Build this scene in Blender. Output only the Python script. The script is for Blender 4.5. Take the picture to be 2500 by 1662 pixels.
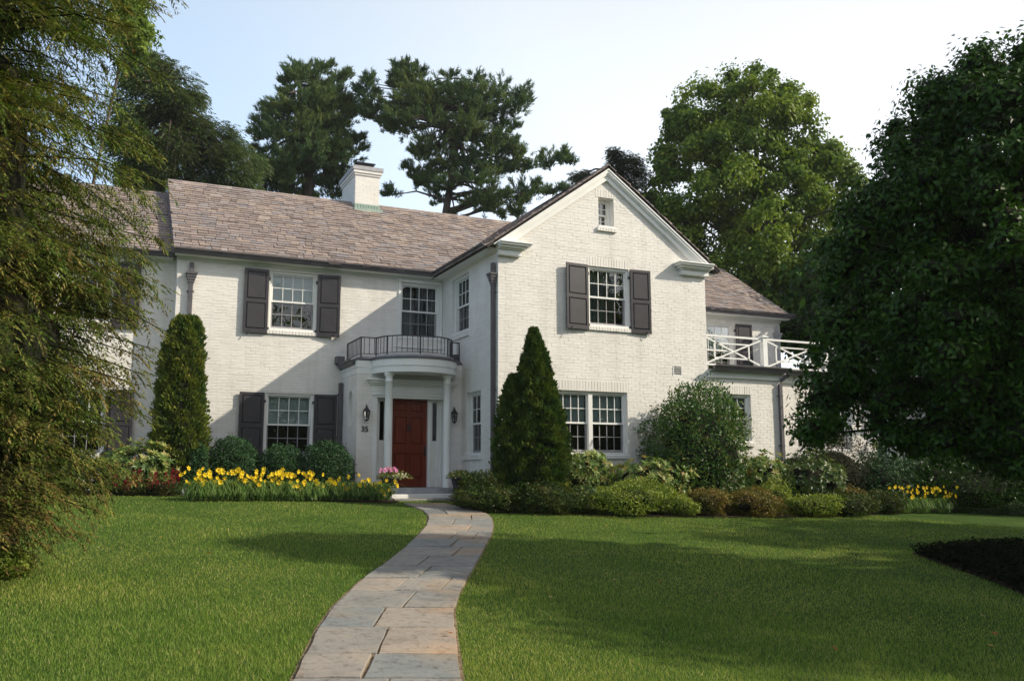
import bpy, math, random
import numpy as np
from mathutils import Vector, Matrix
random.seed(7); RNG = np.random.default_rng(11)
S = bpy.context.scene
for o in list(bpy.data.objects): bpy.data.objects.remove(o, do_unlink=True)
COL = S.collection

# ---------------------------------------------------------------- camera, sky, sun, exposure
EYE = 1.6; FPX = 2205.2
YAW, PITCH, ROLL = math.radians(24.6633), math.radians(8.4395), math.radians(-0.1167)
fwd = Vector((math.sin(YAW)*math.cos(PITCH), math.cos(YAW)*math.cos(PITCH), math.sin(PITCH)))
rgt = fwd.cross(Vector((0, 0, 1))).normalized(); upv = rgt.cross(fwd)
R0 = rgt*math.cos(ROLL) + upv*math.sin(ROLL); U0 = -rgt*math.sin(ROLL) + upv*math.cos(ROLL)
cam = bpy.data.cameras.new('camera'); camo = bpy.data.objects.new('camera', cam); COL.objects.link(camo)
M4 = Matrix((R0, U0, -fwd)).transposed().to_4x4(); M4.translation = (0, 0, EYE); camo.matrix_world = M4
cam.sensor_width = 36; cam.lens = FPX/2500*36; cam.clip_end = 2000; cam.clip_start = .05
S.camera = camo
SUN = Vector((1.6, -1.0, 1.22)).normalized()
w = bpy.data.worlds.new('World'); S.world = w; w.use_nodes = True
nt = w.node_tree; bg = nt.nodes['Background']; sk = nt.nodes.new('ShaderNodeTexSky')
sk.sky_type = 'NISHITA'; sk.sun_disc = False
sk.sun_elevation = math.asin(SUN.z); sk.sun_rotation = math.atan2(SUN.x, SUN.y)
sk.air_density = 1.0; sk.dust_density = 1.0; sk.ozone_density = 1.0
nt.links.new(sk.outputs[0], bg.inputs[0]); bg.inputs[1].default_value = .05
# summer haze: a pale veil over the whole sky, brighter towards the sun and the horizon
tc = nt.nodes.new('ShaderNodeTexCoord'); vm = nt.nodes.new('ShaderNodeVectorMath'); vm.operation = 'DOT_PRODUCT'; vm.inputs[1].default_value = tuple(SUN)
nt.links.new(tc.outputs['Generated'], vm.inputs[0])
mr = nt.nodes.new('ShaderNodeMapRange'); mr.inputs[1].default_value = -1; mr.inputs[2].default_value = 1; nt.links.new(vm.outputs['Value'], mr.inputs[0])
cr = nt.nodes.new('ShaderNodeValToRGB'); e = cr.color_ramp.elements
e[0].position = .15; e[0].color = (.30, .45, .72, 1); e[1].position = .9; e[1].color = (1.0, .98, .94, 1)
for p_, c_ in ((.30, (.38, .54, .80)), (.45, (.60, .74, .90)), (.58, (.90, .95, .97)), (.70, (1.0, 1.0, 1.0))):
    k = e.new(p_); k.color = (*c_, 1)
nt.links.new(mr.outputs[0], cr.inputs[0]); bg2 = nt.nodes.new('ShaderNodeBackground'); nt.links.new(cr.outputs[0], bg2.inputs[0])
sz = nt.nodes.new('ShaderNodeSeparateXYZ'); nt.links.new(tc.outputs['Generated'], sz.inputs[0])
me_ = nt.nodes.new('ShaderNodeMapRange'); me_.inputs[1].default_value = .25; me_.inputs[2].default_value = 1.0; me_.inputs[3].default_value = 1.1; me_.inputs[4].default_value = .12
nt.links.new(sz.outputs[2], me_.inputs[0]); nt.links.new(me_.outputs[0], bg2.inputs[1])
ad = nt.nodes.new('ShaderNodeAddShader'); nt.links.new(bg.outputs[0], ad.inputs[0]); nt.links.new(bg2.outputs[0], ad.inputs[1]); nt.links.new(ad.outputs[0], nt.nodes['World Output'].inputs[0])
sl = bpy.data.lights.new('sun', 'SUN'); sl.energy = 4.9; sl.angle = math.radians(.6); sl.color = (1, .90, .73)
so = bpy.data.objects.new('sun', sl); COL.objects.link(so); so.rotation_euler = (-SUN).to_track_quat('-Z', 'Y').to_euler()
so.location = (20, -12, 20)
S.view_settings.view_transform = 'Standard'; S.view_settings.look = 'None'; S.view_settings.exposure = 0.12
S.view_settings.gamma = 1; S.view_settings.use_curve_mapping = False
S.render.engine = 'CYCLES'
try: S.cycles.max_bounces = 6; S.cycles.transparent_max_bounces = 6
except Exception: pass

# ---------------------------------------------------------------- survey helpers (pixel of the 2500 px photo -> ray)
def ray(px, py):
    return R0*(px-1250) - U0*(py-831) + fwd*FPX
def onY(px, py, Y):                       # point on the vertical plane y = Y
    d = ray(px, py); t = Y/d.y; return Vector((d.x*t, Y, d.z*t+EYE))
def gz(x, y):                             # height of the ground
    z = .066*y - .018*x
    return np.clip(z, -1.5, 1.3)
def G(px, py):                            # point on the lawn
    d = ray(px, py); t = EYE/(.066*d.y - .018*d.x - d.z); return Vector((d.x*t, d.y*t, d.z*t+EYE))
def atd(px, py, dist):                    # point at a horizontal distance
    d = ray(px, py); t = dist/math.hypot(d.x, d.y); return Vector((d.x*t, d.y*t, d.z*t+EYE))

# ---------------------------------------------------------------- materials
def newmat(name, rough=.7, spec=.3):
    m = bpy.data.materials.new(name); m.use_nodes = True
    b = m.node_tree.nodes['Principled BSDF']; b.inputs['Roughness'].default_value = rough
    b.inputs['Specular IOR Level'].default_value = spec
    return m, m.node_tree, b
def noise(nt, scale, detail=4, coord='Object', rough=.55, stretch=None):
    tc = nt.nodes.new('ShaderNodeTexCoord'); n = nt.nodes.new('ShaderNodeTexNoise')
    n.inputs['Scale'].default_value = scale; n.inputs['Detail'].default_value = detail; n.inputs['Roughness'].default_value = rough
    src = tc.outputs[coord]
    if stretch:
        mp = nt.nodes.new('ShaderNodeMapping'); mp.inputs['Scale'].default_value = stretch
        nt.links.new(src, mp.inputs[0]); src = mp.outputs[0]
    nt.links.new(src, n.inputs['Vector']); return n.outputs['Fac']
def ramp(nt, fac, stops):
    r = nt.nodes.new('ShaderNodeValToRGB'); e = r.color_ramp.elements
    while len(e) < len(stops): e.new(.5)
    for i, (p, c) in enumerate(stops): e[i].position = p; e[i].color = (*c, 1)
    nt.links.new(fac, r.inputs[0]); return r.outputs[0]
def mixc(nt, a, b, fac, mode='MULTIPLY'):
    m = nt.nodes.new('ShaderNodeMix'); m.data_type = 'RGBA'; m.blend_type = mode
    if isinstance(fac, (int, float)): m.inputs[0].default_value = fac
    else: nt.links.new(fac, m.inputs[0])
    for s, v in ((6, a), (7, b)):
        if isinstance(v, tuple): m.inputs[s].default_value = (*v, 1)
        else: nt.links.new(v, m.inputs[s])
    return m.outputs[2]
def bump(nt, b, fac, dist=.01, strength=1):
    bp = nt.nodes.new('ShaderNodeBump'); bp.inputs['Distance'].default_value = dist; bp.inputs['Strength'].default_value = strength
    nt.links.new(fac, bp.inputs['Height']); nt.links.new(bp.outputs[0], b.inputs['Normal'])
def rndfac(nt):                           # per piece random: object random + face attribute
    oi = nt.nodes.new('ShaderNodeObjectInfo'); at = nt.nodes.new('ShaderNodeAttribute'); at.attribute_name = 'rnd'
    a = nt.nodes.new('ShaderNodeMath'); a.operation = 'ADD'; nt.links.new(oi.outputs['Random'], a.inputs[0]); nt.links.new(at.outputs['Fac'], a.inputs[1])
    f = nt.nodes.new('ShaderNodeMath'); f.operation = 'FRACT'; nt.links.new(a.outputs[0], f.inputs[0]); return f.outputs[0]
def simple(name, c1, c2, scale=8, rough=.6, spec=.3, bmp=0, stretch=None):
    m, nt, b = newmat(name, rough, spec); f = noise(nt, scale, stretch=stretch)
    nt.links.new(ramp(nt, f, [(.3, c1), (.7, c2)]), b.inputs['Base Color'])
    if bmp: bump(nt, b, noise(nt, scale*4), bmp)
    return m
M = {}
def m_brick():
    m, nt, b = newmat('painted_brick', .62, .25)
    r = ramp(nt, rndfac(nt), [(0, (.71, .685, .65)), (.5, (.74, .715, .68)), (1, (.765, .74, .705))])
    g = ramp(nt, noise(nt, 1.3, 6), [(.25, (.88, .87, .85)), (.45, (.97, .965, .96)), (.65, (1.02, 1.02, 1.02))])
    tcx = nt.nodes.new('ShaderNodeNewGeometry'); mpx = nt.nodes.new('ShaderNodeMapping'); mpx.inputs['Scale'].default_value = (3.5, 3.5, .22); nt.links.new(tcx.outputs['Position'], mpx.inputs[0]); nx = nt.nodes.new('ShaderNodeTexNoise'); nx.inputs['Scale'].default_value = 1.0; nx.inputs['Detail'].default_value = 7; nt.links.new(mpx.outputs[0], nx.inputs['Vector'])
    c = mixc(nt, mixc(nt, r, g, 1.0), ramp(nt, nx.outputs['Fac'], [(.30, (.86, .85, .82)), (.48, (1, 1, 1))]), .8); nt.links.new(c, b.inputs['Base Color']); bump(nt, b, noise(nt, 60, 5), .004, .7); return m
M['brick'] = m_brick()
M['mortar'] = simple('painted_mortar', (.69, .665, .63), (.73, .71, .675), 12, .8, .2, .004)
M['trim'] = simple('white_trim', (.72, .72, .70), (.80, .80, .78), 3, .45, .35)
M['graytrim'] = simple('lead_gray', (.30, .30, .32), (.42, .42, .44), 6, .6)
M['gutter'] = simple('gutter_paint', (.075, .07, .08), (.115, .105, .115), 5, .45, .4)
M['shutter'] = simple('shutter_paint', (.028, .026, .031), (.040, .036, .041), 4, .4, .45)
M['iron'] = simple('black_iron', (.012, .012, .016), (.03, .03, .035), 12, .45, .5)
M['copper'] = simple('copper_flashing', (.20, .28, .24), (.36, .44, .38), 14, .6, .3, stretch=(6, 6, .6))
M['bark'] = simple('bark', (.05, .04, .032), (.13, .105, .085), 14, .9, .1, .03, stretch=(1, 1, .25))
M['twig_shade'] = simple('twig_shade', (.008, .010, .006), (.022, .022, .012), 10, .9, .1)  # near-black: real twigs, and the solid cores that stand for inner shade
M['soil'] = simple('bed_soil', (.03, .02, .014), (.07, .05, .035), 9, .95, .1, .03)
M['interior'] = simple('room_interior', (.022, .016, .015), (.045, .03, .028), 1.5, .9, .1)
M['blind'] = simple('roller_blind', (.60, .68, .68), (.68, .75, .75), 2, .8, .1)
M['curtain'] = simple('curtain', (.16, .20, .21), (.30, .34, .35), 14, .9, .1, stretch=(1, 1, .02))
M['lace'] = simple('lace_curtain', (.55, .57, .58), (.68, .70, .70), 12, .9, .1, stretch=(1, 1, .03))
M['screen'] = simple('insect_screen', (.08, .075, .08), (.12, .11, .115), 8, .7)
M['urn'] = simple('urn_iron', (.02, .022, .026), (.05, .05, .055), 10, .55, .4, .004)
def m_wood():
    m, nt, b = newmat('varnished_wood', .28, .5)
    f = noise(nt, 5, 6, stretch=(6, 6, .35))
    nt.links.new(ramp(nt, f, [(.25, (.09, .012, .005)), (.5, (.14, .022, .008)), (.75, (.19, .035, .012))]), b.inputs['Base Color']); return m
M['wood'] = m_wood()
def m_slate():
    m, nt, b = newmat('slate', .75, .25)
    r = ramp(nt, rndfac(nt), [(0, (.21, .18, .17)), (.2, (.30, .25, .225)), (.4, (.35, .295, .265)), (.58, (.28, .245, .245)), (.72, (.40, .33, .28)), (.85, (.25, .24, .255)), (1, (.42, .375, .35))])
    g = ramp(nt, noise(nt, 2.2, 6), [(.25, (.78, .76, .78)), (.7, (1.05, 1.0, .96))])
    h = ramp(nt, noise(nt, 30, 5), [(.3, (.8, .8, .8)), (.7, (1.1, 1.1, 1.1))])
    c = mixc(nt, mixc(nt, r, g, 1.0), h, .8); nt.links.new(c, b.inputs['Base Color']); bump(nt, b, noise(nt, 40, 5), .006); return m
M['slate'] = m_slate()
M['slatebase'] = simple('roof_underlay', (.04, .035, .035), (.07, .06, .06), 6, .9)
def m_flag():
    m, nt, b = newmat('bluestone', .75, .25)
    r = ramp(nt, rndfac(nt), [(0, (.17, .185, .195)), (.3, (.26, .255, .235)), (.55, (.20, .22, .225)), (.75, (.33, .28, .23)), (1, (.24, .25, .245))])
    g = ramp(nt, noise(nt, 2.5, 8, rough=.65), [(.3, (.80, .78, .76)), (.5, (1.05, 1.02, 1)), (.72, (1.25, 1.12, .98))])
    h = ramp(nt, noise(nt, 14, 8, rough=.7), [(.36, (.50, .44, .42)), (.48, (1, 1, 1))])
    st = ramp(nt, noise(nt, .9, 3), [(.52, (1, 1, 1)), (.70, (1.25, 1.0, .78))])
    c = mixc(nt, mixc(nt, mixc(nt, r, g, 1.0), h, .7), st, 1.0); nt.links.new(c, b.inputs['Base Color']); bump(nt, b, noise(nt, 9, 9, rough=.7), .012); return m
M['flag'] = m_flag()
M['joint'] = simple('path_joint', (.12, .085, .055), (.30, .23, .15), 16, .95, .1, .01)
def m_lawn():
    m, nt, b = newmat('lawn_turf', .9, .1)
    f = ramp(nt, noise(nt, 1.1, 6), [(.3, (.04, .084, .013)), (.55, (.058, .106, .018)), (.75, (.085, .125, .028))])
    h = ramp(nt, noise(nt, 45, 4), [(.3, (.6, .6, .6)), (.7, (1.2, 1.2, 1.2))])
    nt.links.new(mixc(nt, f, h, 1.0), b.inputs['Base Color']); bump(nt, b, noise(nt, 60, 3), .02); return m
M['lawn'] = m_lawn()
def leafmat(name, cols, trans=.3, rough=.5, spec=.3, patch=None):
    m, nt, b = newmat(name, rough, spec*.55)
    at = nt.nodes.new('ShaderNodeAttribute'); at.attribute_name = 'rnd'
    n = len(cols); c = ramp(nt, at.outputs['Fac'], [(i/(n-1), k) for i, k in enumerate(cols)])
    if patch:
        c = mixc(nt, c, ramp(nt, noise(nt, patch[0], 3), [(.35, patch[1]), (.65, patch[2])]), 1.0)
    nt.links.new(c, b.inputs['Base Color'])
    t = nt.nodes.new('ShaderNodeBsdfTranslucent'); mx = nt.nodes.new('ShaderNodeMixShader'); mx.inputs[0].default_value = trans
    nt.links.new(mixc(nt, c, (1.5, 1.5, .7), 1.0), t.inputs['Color'])
    out = nt.nodes['Material Output']; nt.links.new(b.outputs[0], mx.inputs[1]); nt.links.new(t.outputs[0], mx.inputs[2]); nt.links.new(mx.outputs[0], out.inputs[0])
    return m
M['grass'] = leafmat('grass_blade', [(.100, .185, .029), (.154, .250, .042), (.219, .304, .064), (.330, .348, .114), (.440, .411, .184)], .3, .6, .2, (.55, (.72, .84, .7), (1.28, 1.12, 1.15)))
M['hemlock'] = leafmat('hemlock_needles', [(.110, .080, .034), (.054, .090, .021), (.085, .133, .028), (.157, .202, .040), (.244, .212, .076)], .2, .6, .2, (.9, (.8, 1.0, .8), (1.35, 1.05, 1.0)))
M['farhem'] = leafmat('far_hemlock', [(.046, .078, .035), (.068, .113, .043), (.103, .151, .054), (.148, .161, .078)], .2, .6, .2)
M['pine'] = leafmat('pine_needles', [(.035, .068, .037), (.061, .102, .045), (.092, .138, .050), (.150, .184, .070)], .15, .6, .2, (.22, (.75, .9, 1.0), (1.35, 1.2, .9)))
M['maple'] = leafmat('maple_leaves', [(.054, .095, .017), (.088, .142, .020), (.136, .199, .028), (.209, .250, .040)], .3, .5, .25, (.25, (.75, .85, .8), (1.25, 1.2, 1.1)))
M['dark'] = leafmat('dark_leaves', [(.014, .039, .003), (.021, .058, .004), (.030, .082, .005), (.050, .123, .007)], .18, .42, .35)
M['spruce'] = leafmat('spruce_needles', [(.043, .053, .036), (.065, .079, .050), (.079, .123, .058)], .1, .7, .2)
M['arbor'] = leafmat('arborvitae', [(.049, .092, .022), (.078, .129, .025), (.125, .183, .034), (.202, .227, .053)], .2, .6, .2, (2.2, (.72, .8, .8), (1.3, 1.05, .9)))
M['arbor2'] = leafmat('arborvitae_deep', [(.028, .062, .016), (.045, .090, .018), (.064, .121, .024), (.103, .147, .034)], .2, .6, .2, (2.2, (.72, .8, .8), (1.3, 1.05, .9)))
M['box'] = leafmat('boxwood', [(.021, .056, .021), (.033, .083, .030), (.048, .110, .039)], .15, .5, .3)
M['rhodo'] = leafmat('rhododendron', [(.056, .106, .028), (.101, .172, .040), (.172, .243, .061), (.302, .323, .101), (.323, .182, .071)], .25, .4, .4)
M['rhodod'] = leafmat('rhododendron_dark', [(.031, .061, .017), (.053, .095, .024), (.088, .138, .032), (.141, .168, .037)], .2, .4, .4)
M['azalea'] = leafmat('azalea', [(.081, .126, .020), (.136, .199, .029), (.216, .271, .045), (.305, .325, .064)], .25, .5, .3)
M['azold'] = leafmat('azalea_bronze', [(.082, .077, .020), (.140, .129, .028), (.198, .154, .033), (.174, .095, .033)], .2, .5, .3)
M['azdark'] = leafmat('azalea_dark', [(.019, .037, .008), (.035, .064, .011), (.063, .099, .016), (.093, .064, .024)], .2, .5, .3)
M['holly'] = leafmat('holly', [(.024, .067, .014), (.039, .102, .018), (.066, .138, .026), (.103, .166, .040), (.192, .184, .050)], .2, .4, .35)
M['cedar'] = leafmat('cedar_brown', [(.03, .035, .016), (.05, .05, .024), (.06, .06, .03)], .1, .7, .2)
M['lilyleaf'] = leafmat('daylily_leaf', [(.078, .155, .037), (.129, .233, .057), (.233, .310, .092)], .3, .45, .3)
M['astil'] = leafmat('astilbe_leaf', [(.03, .06, .014), (.06, .09, .025), (.12, .05, .03)], .25, .5, .3)
M['plume'] = leafmat('astilbe_plume', [(.132, .005, .012), (.216, .009, .024), (.252, .018, .048)], .2, .8, .1)
M['yellow'] = leafmat('daylily_petal', [(.75, .48, .02), (.85, .62, .03), (.90, .70, .06)], .3, .5, .2)
M['pink'] = leafmat('petunia_pink', [(.473, .150, .345), (.651, .300, .483), (.735, .570, .632)], .3, .5, .2)
M['white'] = leafmat('petunia_white', [(.62, .62, .45), (.72, .72, .62)], .3, .5, .2)
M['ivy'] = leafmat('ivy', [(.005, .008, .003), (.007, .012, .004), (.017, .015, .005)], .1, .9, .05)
M['fallen'] = leafmat('fallen_leaf', [(.32, .10, .04), (.42, .26, .08), (.36, .30, .16)], .2, .7, .2)
def m_glass():
    m = bpy.data.materials.new('window_glass'); m.use_nodes = True; nt = m.node_tree; nt.nodes.clear()
    out = nt.nodes.new('ShaderNodeOutputMaterial'); t = nt.nodes.new('ShaderNodeBsdfTransparent'); g = nt.nodes.new('ShaderNodeBsdfGlossy')
    t.inputs[0].default_value = (.82, .86, .86, 1); g.inputs['Roughness'].default_value = .01
    fr = nt.nodes.new('ShaderNodeFresnel'); fr.inputs[0].default_value = 1.55
    n = nt.nodes.new('ShaderNodeTexNoise'); n.inputs['Scale'].default_value = 1.6; tc = nt.nodes.new('ShaderNodeTexCoord'); nt.links.new(tc.outputs['Object'], n.inputs[0])
    bp = nt.nodes.new('ShaderNodeBump'); bp.inputs['Distance'].default_value = .012; nt.links.new(n.outputs[0], bp.inputs['Height']); nt.links.new(bp.outputs[0], g.inputs['Normal'])
    a = nt.nodes.new('ShaderNodeMath'); a.operation = 'MULTIPLY'; a.inputs[1].default_value = 1.15; nt.links.new(fr.outputs[0], a.inputs[0])
    mx = nt.nodes.new('ShaderNodeMixShader'); nt.links.new(a.outputs[0], mx.inputs[0]); nt.links.new(t.outputs[0], mx.inputs[1]); nt.links.new(g.outputs[0], mx.inputs[2]); nt.links.new(mx.outputs[0], out.inputs[0]); return m
M['glass'] = m_glass()

# ---------------------------------------------------------------- object helpers
def tag(o, label=None, cat=None, group=None, kind=None):
    for k, v in (('label', label), ('category', cat), ('group', group), ('kind', kind)):
        if v: o[k] = v
    return o
def empty(name, loc, label=None, cat=None, group=None, parent=None):
    o = bpy.data.objects.new(name, None); COL.objects.link(o); o.location = loc; o.empty_display_size = .2
    if parent: o.parent = parent
    return tag(o, label, cat, group)
def base_of(p):
    v = Vector((0, 0, 0))
    while p is not None: v = v + Vector(p.location); p = p.parent
    return v
def mk(name, mesh, parent=None, loc=None, kind=None, label=None):
    o = bpy.data.objects.new(name, mesh); COL.objects.link(o)
    if parent is not None: o.parent = parent
    if loc is not None: o.location = Vector(loc) - base_of(parent)
    return tag(o, label=label, kind=kind)
ID = lambda u, d, z: (u, d, z)
class MB:                                  # collects quads/polys given in a local frame, mapped by T to world
    def __init__(s, T=ID): s.v = []; s.f = []; s.T = T; s.r = []; s.sm = []
    def add(s, vs, fs, rnd=0, smooth=False):
        n = len(s.v); s.v += [tuple(s.T(*p)) for p in vs]; s.f += [tuple(i+n for i in f) for f in fs]; s.r += [rnd]*len(fs); s.sm += [smooth]*len(fs)
    def box(s, a0, a1, b0, b1, c0, c1, rnd=0):
        s.add([(a0,b0,c0),(a1,b0,c0),(a1,b1,c0),(a0,b1,c0),(a0,b0,c1),(a1,b0,c1),(a1,b1,c1),(a0,b1,c1)],
              [(0,3,2,1),(4,5,6,7),(0,1,5,4),(1,2,6,5),(2,3,7,6),(3,0,4,7)], rnd)
    def bevbox(s, a0, a1, b0, b1, c0, c1, e=.006, rnd=0):   # box whose b1 (outer) face is chamfered
        s.add([(a0,b0,c0),(a1,b0,c0),(a1,b0,c1),(a0,b0,c1),(a0,b1-e,c0),(a1,b1-e,c0),(a1,b1-e,c1),(a0,b1-e,c1),
               (a0+e,b1,c0+e),(a1-e,b1,c0+e),(a1-e,b1,c1-e),(a0+e,b1,c1-e)],
              [(0,1,5,4),(1,2,6,5),(2,3,7,6),(3,0,4,7),(4,5,9,8),(5,6,10,9),(6,7,11,10),(7,4,8,11),(8,9,10,11)], rnd)
    def prism(s, poly, b0, b1, rnd=0):      # polygon in (a,c), extruded along b
        n = len(poly); s.add([(a, b0, c) for a, c in poly]+[(a, b1, c) for a, c in poly],
              [tuple(range(n))[::-1], tuple(range(n, 2*n))]+[(i, (i+1) % n, n+(i+1) % n, n+i) for i in range(n)], rnd)
    def sweep(s, prof, a0, a1):             # profile in (b,c), swept along a
        n = len(prof); s.add([(a0, b, c) for b, c in prof]+[(a1, b, c) for b, c in prof],
              [tuple(range(n))[::-1], tuple(range(n, 2*n))]+[(i, (i+1) % n, n+(i+1) % n, n+i) for i in range(n)])
    def tube(s, pts, rad, n=8, rnd=0):
        P = [Vector(p) for p in pts]; rad = rad if isinstance(rad, (list, tuple)) else [rad]*len(P); vs = []; fs = []
        for i, p in enumerate(P):
            d = (P[min(i+1, len(P)-1)]-P[max(i-1, 0)]).normalized(); q = Vector((0, 0, 1)) if abs(d.z) < .9 else Vector((1, 0, 0))
            a = d.cross(q).normalized(); b = d.cross(a)
            vs += [tuple(p+(a*math.cos(t*2*math.pi/n)+b*math.sin(t*2*math.pi/n))*rad[i]) for t in range(n)]
        for i in range(len(P)-1):
            fs += [(i*n+t, i*n+(t+1) % n, (i+1)*n+(t+1) % n, (i+1)*n+t) for t in range(n)]
        fs += [tuple(range(n)), tuple(range((len(P)-1)*n, len(P)*n))[::-1]]
        s.add(vs, fs, rnd, True)
    def bar(s, p, q, w, h):                 # rectangular bar
        p, q = Vector(p), Vector(q); d = (q-p).normalized(); a = d.cross(Vector((0, 0, 1)))
        a = a.normalized() if a.length > 1e-4 else Vector((1, 0, 0)); b = a.cross(d)
        vs = [tuple(c+a*x*w/2+b*y*h/2) for c in (p, q) for x, y in ((-1,-1),(1,-1),(1,1),(-1,1))]
        s.add(vs, [(0,3,2,1),(4,5,6,7),(0,1,5,4),(1,2,6,5),(2,3,7,6),(3,0,4,7)])
    def lathe(s, cx, cy, prof, n=20, a0=0, a1=2*math.pi, smooth=True):
        full = abs(a1-a0-2*math.pi) < 1e-6; m = n if full else n+1; vs = []
        for k in range(m):
            t = a0+(a1-a0)*k/n; vs += [(cx+r*math.cos(t), cy+r*math.sin(t), z) for r, z in prof]
        L = len(prof); fs = []
        for k in range(n):
            k2 = (k+1) % m
            fs += [(k*L+i, k2*L+i, k2*L+i+1, k*L+i+1) for i in range(L-1)]
        s.add(vs, fs, 0, smooth)
    def mesh(s, name, mat, base):
        me = bpy.data.meshes.new(name); b = Vector(base)
        me.from_pydata([(x-b.x, y-b.y, z-b.z) for x, y, z in s.v], [], s.f); me.materials.append(mat)
        a = me.attributes.new('rnd', 'FLOAT', 'FACE'); a.data.foreach_set('value', np.array(s.r, np.float32))
        if any(s.sm): me.polygons.foreach_set('use_smooth', s.sm)
        me.update(); return me
    def obj(s, name, mat, parent=None, kind=None, label=None):
        m = M[mat] if isinstance(mat, str) else mat
        return mk(name, s.mesh(name, m, base_of(parent)), parent, kind=kind, label=label)
def fastmesh(name, verts, quads, mat, rnd, base=(0, 0, 0), tri=False):
    verts = np.asarray(verts, np.float32)-np.array(base, np.float32); n = len(quads); k = 3 if tri else 4
    me = bpy.data.meshes.new(name); me.vertices.add(len(verts)); me.vertices.foreach_set('co', verts.ravel())
    me.loops.add(n*k); me.loops.foreach_set('vertex_index', np.asarray(quads, np.int32).ravel())
    me.polygons.add(n); me.polygons.foreach_set('loop_start', np.arange(n, dtype=np.int32)*k)
    try: me.polygons.foreach_set('loop_total', np.full(n, k, np.int32))
    except Exception: pass
    me.materials.append(M[mat] if isinstance(mat, str) else mat)
    a = me.attributes.new('rnd', 'FLOAT', 'FACE'); a.data.foreach_set('value', np.asarray(rnd, np.float32))
    me.update(calc_edges=True); return me
def nrm(a): return a/np.maximum(np.linalg.norm(a, axis=-1, keepdims=True), 1e-6)
def unit(n): return nrm(RNG.normal(size=(n, 3)))
def leafgeo(C, D, N, L, W):
    """diamond leaves: base, side, tip, side; C base points, D axis, N face normal"""
    n = len(C); D = nrm(D); Sd = nrm(np.cross(D, N)); Nn = np.cross(Sd, D)
    L = np.broadcast_to(np.asarray(L, float).reshape(-1, 1) if np.ndim(L) else L, (n, 1)); W = np.broadcast_to(np.asarray(W, float).reshape(-1, 1) if np.ndim(W) else W, (n, 1))
    V = np.stack([C, C+D*L*.5+Sd*W*.5+Nn*W*.12, C+D*L-Nn*L*.08, C+D*L*.5-Sd*W*.5+Nn*W*.12], 1).reshape(-1, 3)
    return V, np.arange(n*4).reshape(-1, 4)
def lumpy(dirs, amp, seed, k=5):
    rg = np.random.default_rng(seed); s = np.ones(len(dirs))
    for _ in range(k):
        c = nrm(rg.normal(size=3)); s += amp*np.exp(-((dirs-c)**2).sum(1)*rg.uniform(3, 9))*rg.choice([-1, 1, 1])
    return s
# ================================================================ GROUND
DM, DG, DP, XW = 20.6, 17.2, 19.277, 7.575       # main front, gable front, portico front, corner of the wing
XR, XL, XP = 12.94, 1.41, 5.136
def sheet(name, poly, dz, mat, thick=0, kind=None, parent=None):
    n = len(poly); vs = [(x, y, float(gz(x, y))+dz) for x, y in poly]
    m = MB(); m.add(vs+[(x, y, z-max(thick, .002)) for x, y, z in vs], [tuple(range(n))] + [(i, n+i, n+(i+1) % n, (i+1) % n) for i in range(n)])
    return m.obj(name, mat, parent, kind=kind)
lw = MB()
xs = [-180, -60, -20, -8, -4, 0, 4, 8, 12, 16, 20, 40, 90, 220]; ys = [-120, -22, -5, 0, 2, 4, 6, 8, 10, 12, 14, 16, 18, 19.7, 22, 26, 60, 120, 400]
for i in range(len(xs)-1):
    for j in range(len(ys)-1):
        q = [(xs[i], ys[j]), (xs[i+1], ys[j]), (xs[i+1], ys[j+1]), (xs[i], ys[j+1])]
        lw.add([(x, y, float(gz(x, y))) for x, y in q], [(0, 1, 2, 3)])
lw.obj('lawn', 'lawn', kind='structure')
PL = [(560,1900),(640,1760),(715,1662),(776,1535),(813,1483),(878,1421),(934,1382),(996,1333),(1019,1310),(1043,1282),(1046,1262),(1038,1250),(1010,1238),(985,1230)]
PR = [(1165,1900),(1148,1760),(1131,1662),(1117,1568),(1109,1493),(1120,1454),(1140,1418),(1172,1362),(1202,1303),(1205,1281),(1200,1264),(1185,1251),(1140,1241),(1085,1230)]
def edge_at(L, py):
    for (x0, y0), (x1, y1) in zip(L, L[1:]):
        if y1 <= py <= y0: return x0+(x1-x0)*(y0-py)/(y0-y1)
    return L[0][0] if py > L[0][1] else L[-1][0]
pathpoly = [G(*p) for p in PL]+[G(*p) for p in PR[::-1]]; pathpoly = [(p.x, p.y) for p in pathpoly]
_pl = [(p.x-.022, p.y) for p in (G(*q) for q in PL)]+[(p.x+.012, p.y) for p in (G(*q) for q in PR[::-1])]
path = sheet('path', _pl, .006, 'joint', kind='structure')
pathpoly = [(x+.004 if i < len(PL) else x-.004, y) for i, (x, y) in enumerate(_pl)]
rows = [1900, 1760, 1662, 1602, 1536, 1488, 1446, 1415, 1386, 1361, 1339, 1318, 1300, 1284, 1270, 1258, 1247, 1238, 1230]
joints = {2: [.42], 3: [.49], 4: [.42], 5: [.60], 6: [.42, .84], 7: [.53], 8: [.40], 9: [.70], 10: [.58], 11: [.5, .8], 12: [.66], 13: [.4], 14: [.7], 15: [.35], 16: [.6], 17: [.5]}
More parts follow.
